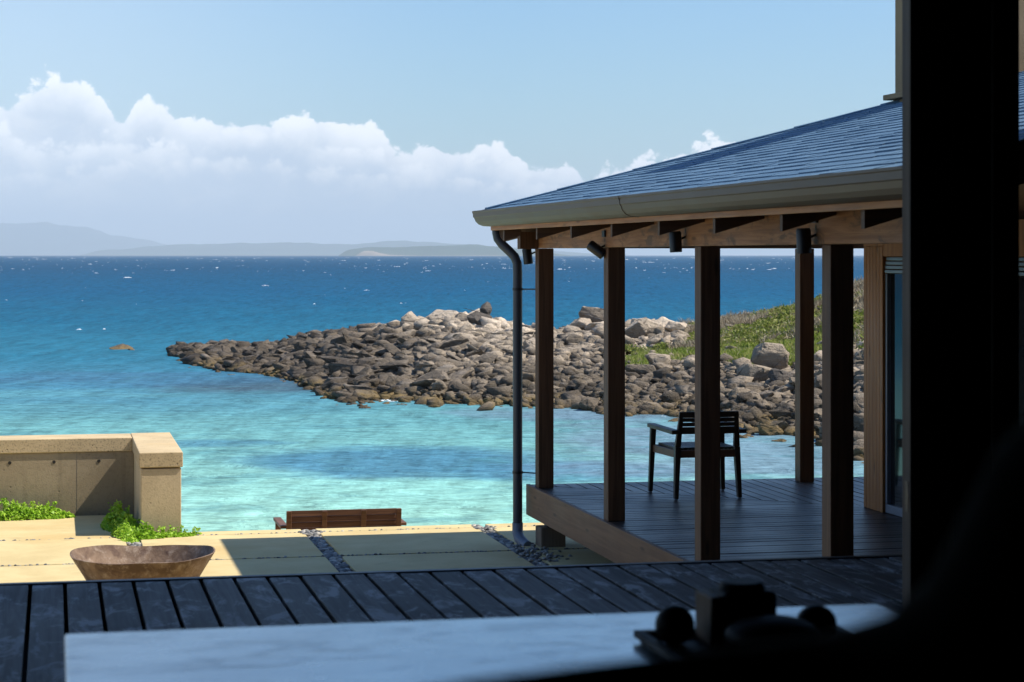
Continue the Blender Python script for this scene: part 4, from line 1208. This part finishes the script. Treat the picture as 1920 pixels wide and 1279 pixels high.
def billow(scale, loc):
    vo = t.n('TexVoronoi', feature='F1', voronoi_dimensions='2D')
    wob = t.n('TexNoise', noise_dimensions='2D'); t.l(v3.outputs[0], wob.inputs['Vector']); wob.inputs['Scale'].default_value = scale*1.6; wob.inputs['Detail'].default_value = 3
    vm = t.n('VectorMath', operation='MULTIPLY_ADD'); t.l(wob.outputs['Color'], vm.inputs[0]); vm.inputs[1].default_value = (.35/scale,)*3; t.l(t.mapping(v3.outputs[0], loc=loc), vm.inputs[2])
    t.l(vm.outputs[0], vo.inputs['Vector'])
    vo.inputs['Scale'].default_value = scale; vo.inputs['Detail'].default_value = 3; vo.inputs['Roughness'].default_value = .5; vo.inputs['Lacunarity'].default_value = 2.3
    return t.math('SUBTRACT', 1.0, vo.outputs['Distance'])
SKYG = 1.0
skycol = t.mix(1.0, sky.outputs[0], (.70, .96, 1.27), 'MULTIPLY')
CW = 1.30/(BGS*2**EXPO)       # cloud white, before the background strength
white = (CW, CW*1.005, CW*1.01); grey = (CW*.475, CW*.565, CW*.68)
col = skycol
bands = [  # far to near: outline, noise size, amplitude, fade depth, brightness
    ([(-1500, 300), (-300, 180), (0, 182), (30, 176), (65, 152), (110, 138), (150, 146), (185, 170), (215, 200), (240, 215), (252, 186), (290, 182), (325, 205), (385, 218), (470, 212), (540, 216), (585, 208), (640, 226), (720, 236), (768, 272), (805, 252), (850, 268), (910, 258), (960, 275), (1010, 300), (1060, 292), (1110, 318), (1180, 292), (1260, 280), (1310, 256), (1375, 254), (1410, 285), (1700, 330), (2400, 300), (3200, 340)],
     50, .010, .024, 1.0, (0, 0, 0)),
    ([(-1500, 330), (-200, 240), (0, 236), (40, 262), (120, 270), (220, 255), (330, 262), (400, 240), (480, 232), (560, 240), (620, 262), (700, 268), (770, 300), (860, 290), (930, 285), (1000, 322), (1200, 330), (1500, 345), (2400, 340), (3200, 360)],
     62, .011, .018, .995, (3.3, 1.1, 0)),
    ([(-1500, 380), (0, 320), (200, 305), (400, 290), (450, 286), (600, 310), (800, 318), (1000, 345), (1500, 372), (3200, 390)],
     75, .009, .014, .93, (7.1, 5.2, 0)),
]
for (pts, sc, amp, fade, br, loc) in reversed(bands[1:]+bands[:1]) if False else bands:
    top = curve(pts)
    bl = billow(sc, loc); fb = cn(sc*1.3, loc, 5, .55)
    nz = t.math('ADD', t.math('MULTIPLY_ADD', bl, 1.0, -.62), t.math('MULTIPLY_ADD', fb, .7, -.35))
    d = t.math('ADD', t.math('ADD', t.math('SUBTRACT', top, el), .0012), t.math('MULTIPLY', nz, amp))
    soft_ = .0020 if br == 1.0 else .0036
    alpha = t.sstep(d, -soft_*.4, soft_)
    if br < 1: alpha = t.math('MULTIPLY', alpha, .92 if br > .95 else .75)
    dd = t.math('ADD', d, t.math('MULTIPLY', nz, -.016))
    shade = t.sstep(dd, fade*.15, fade*1.15)
    lump = t.sstep(cn(30, (loc[0]+4, loc[1]+3, 0), 6, .62, .4), .44, .68)
    gr = t.mix(t.math('MULTIPLY', lump, .5), [x*(.85+.15*br)*.97 for x in grey], [x*.86*br for x in white])
    c = t.mix(shade, [x*br for x in white], gr)
    col = t.mix(t.math('MULTIPLY', alpha, t.sstep(el, .002, .040, .55, 1.0)), col, c)
air = t.sstep(el, .0, .036, .85, .0)
col = t.mix(air, col, (CW*.505, CW*.595, CW*.70))
# milky brightness toward the left of the bay
lm = t.math('MULTIPLY', t.sstep(az, .22, -.05), t.sstep(el, .35, .02))
col = t.mix(t.math('MULTIPLY', lm, .35), col, (CW*.83, CW*.92, CW*1.02))
t.l(col, bg.inputs[0]); t.l(bg.outputs[0], out.inputs['Surface'])

sl = bpy.data.lights.new('sun', 'SUN'); sl.energy = 4.9; sl.angle = math.radians(.53); sl.color = (1, .94, .84)
so = bpy.data.objects.new('sun', sl); COL.objects.link(so); so.rotation_euler = (-SUN).to_track_quat('-Z', 'Y').to_euler(); so.location = (20, -10, 30)

# ------------------------------------------------------------------ camera
cam = bpy.data.cameras.new('camera'); co = bpy.data.objects.new('camera', cam); COL.objects.link(co)
cam.sensor_width = 36; cam.lens = 3950/1920*36; cam.shift_y = -161.0/1920
co.location = (0, 0, 1.45); co.rotation_euler = (math.radians(90), 0, -PHI)
cam.clip_start = .05; cam.clip_end = 80000
cam.dof.use_dof = True; cam.dof.focus_distance = 24; cam.dof.aperture_fstop = 8
scn.camera = co
scn.view_settings.view_transform = 'Standard'; scn.view_settings.look = 'None'
scn.view_settings.exposure = EXPO; scn.view_settings.gamma = 1
try:
    scn.cycles.use_denoising = True
    scn.cycles.max_bounces = 8; scn.cycles.transparent_max_bounces = 8
    scn.cycles.sample_clamp_indirect = 6
except Exception: pass
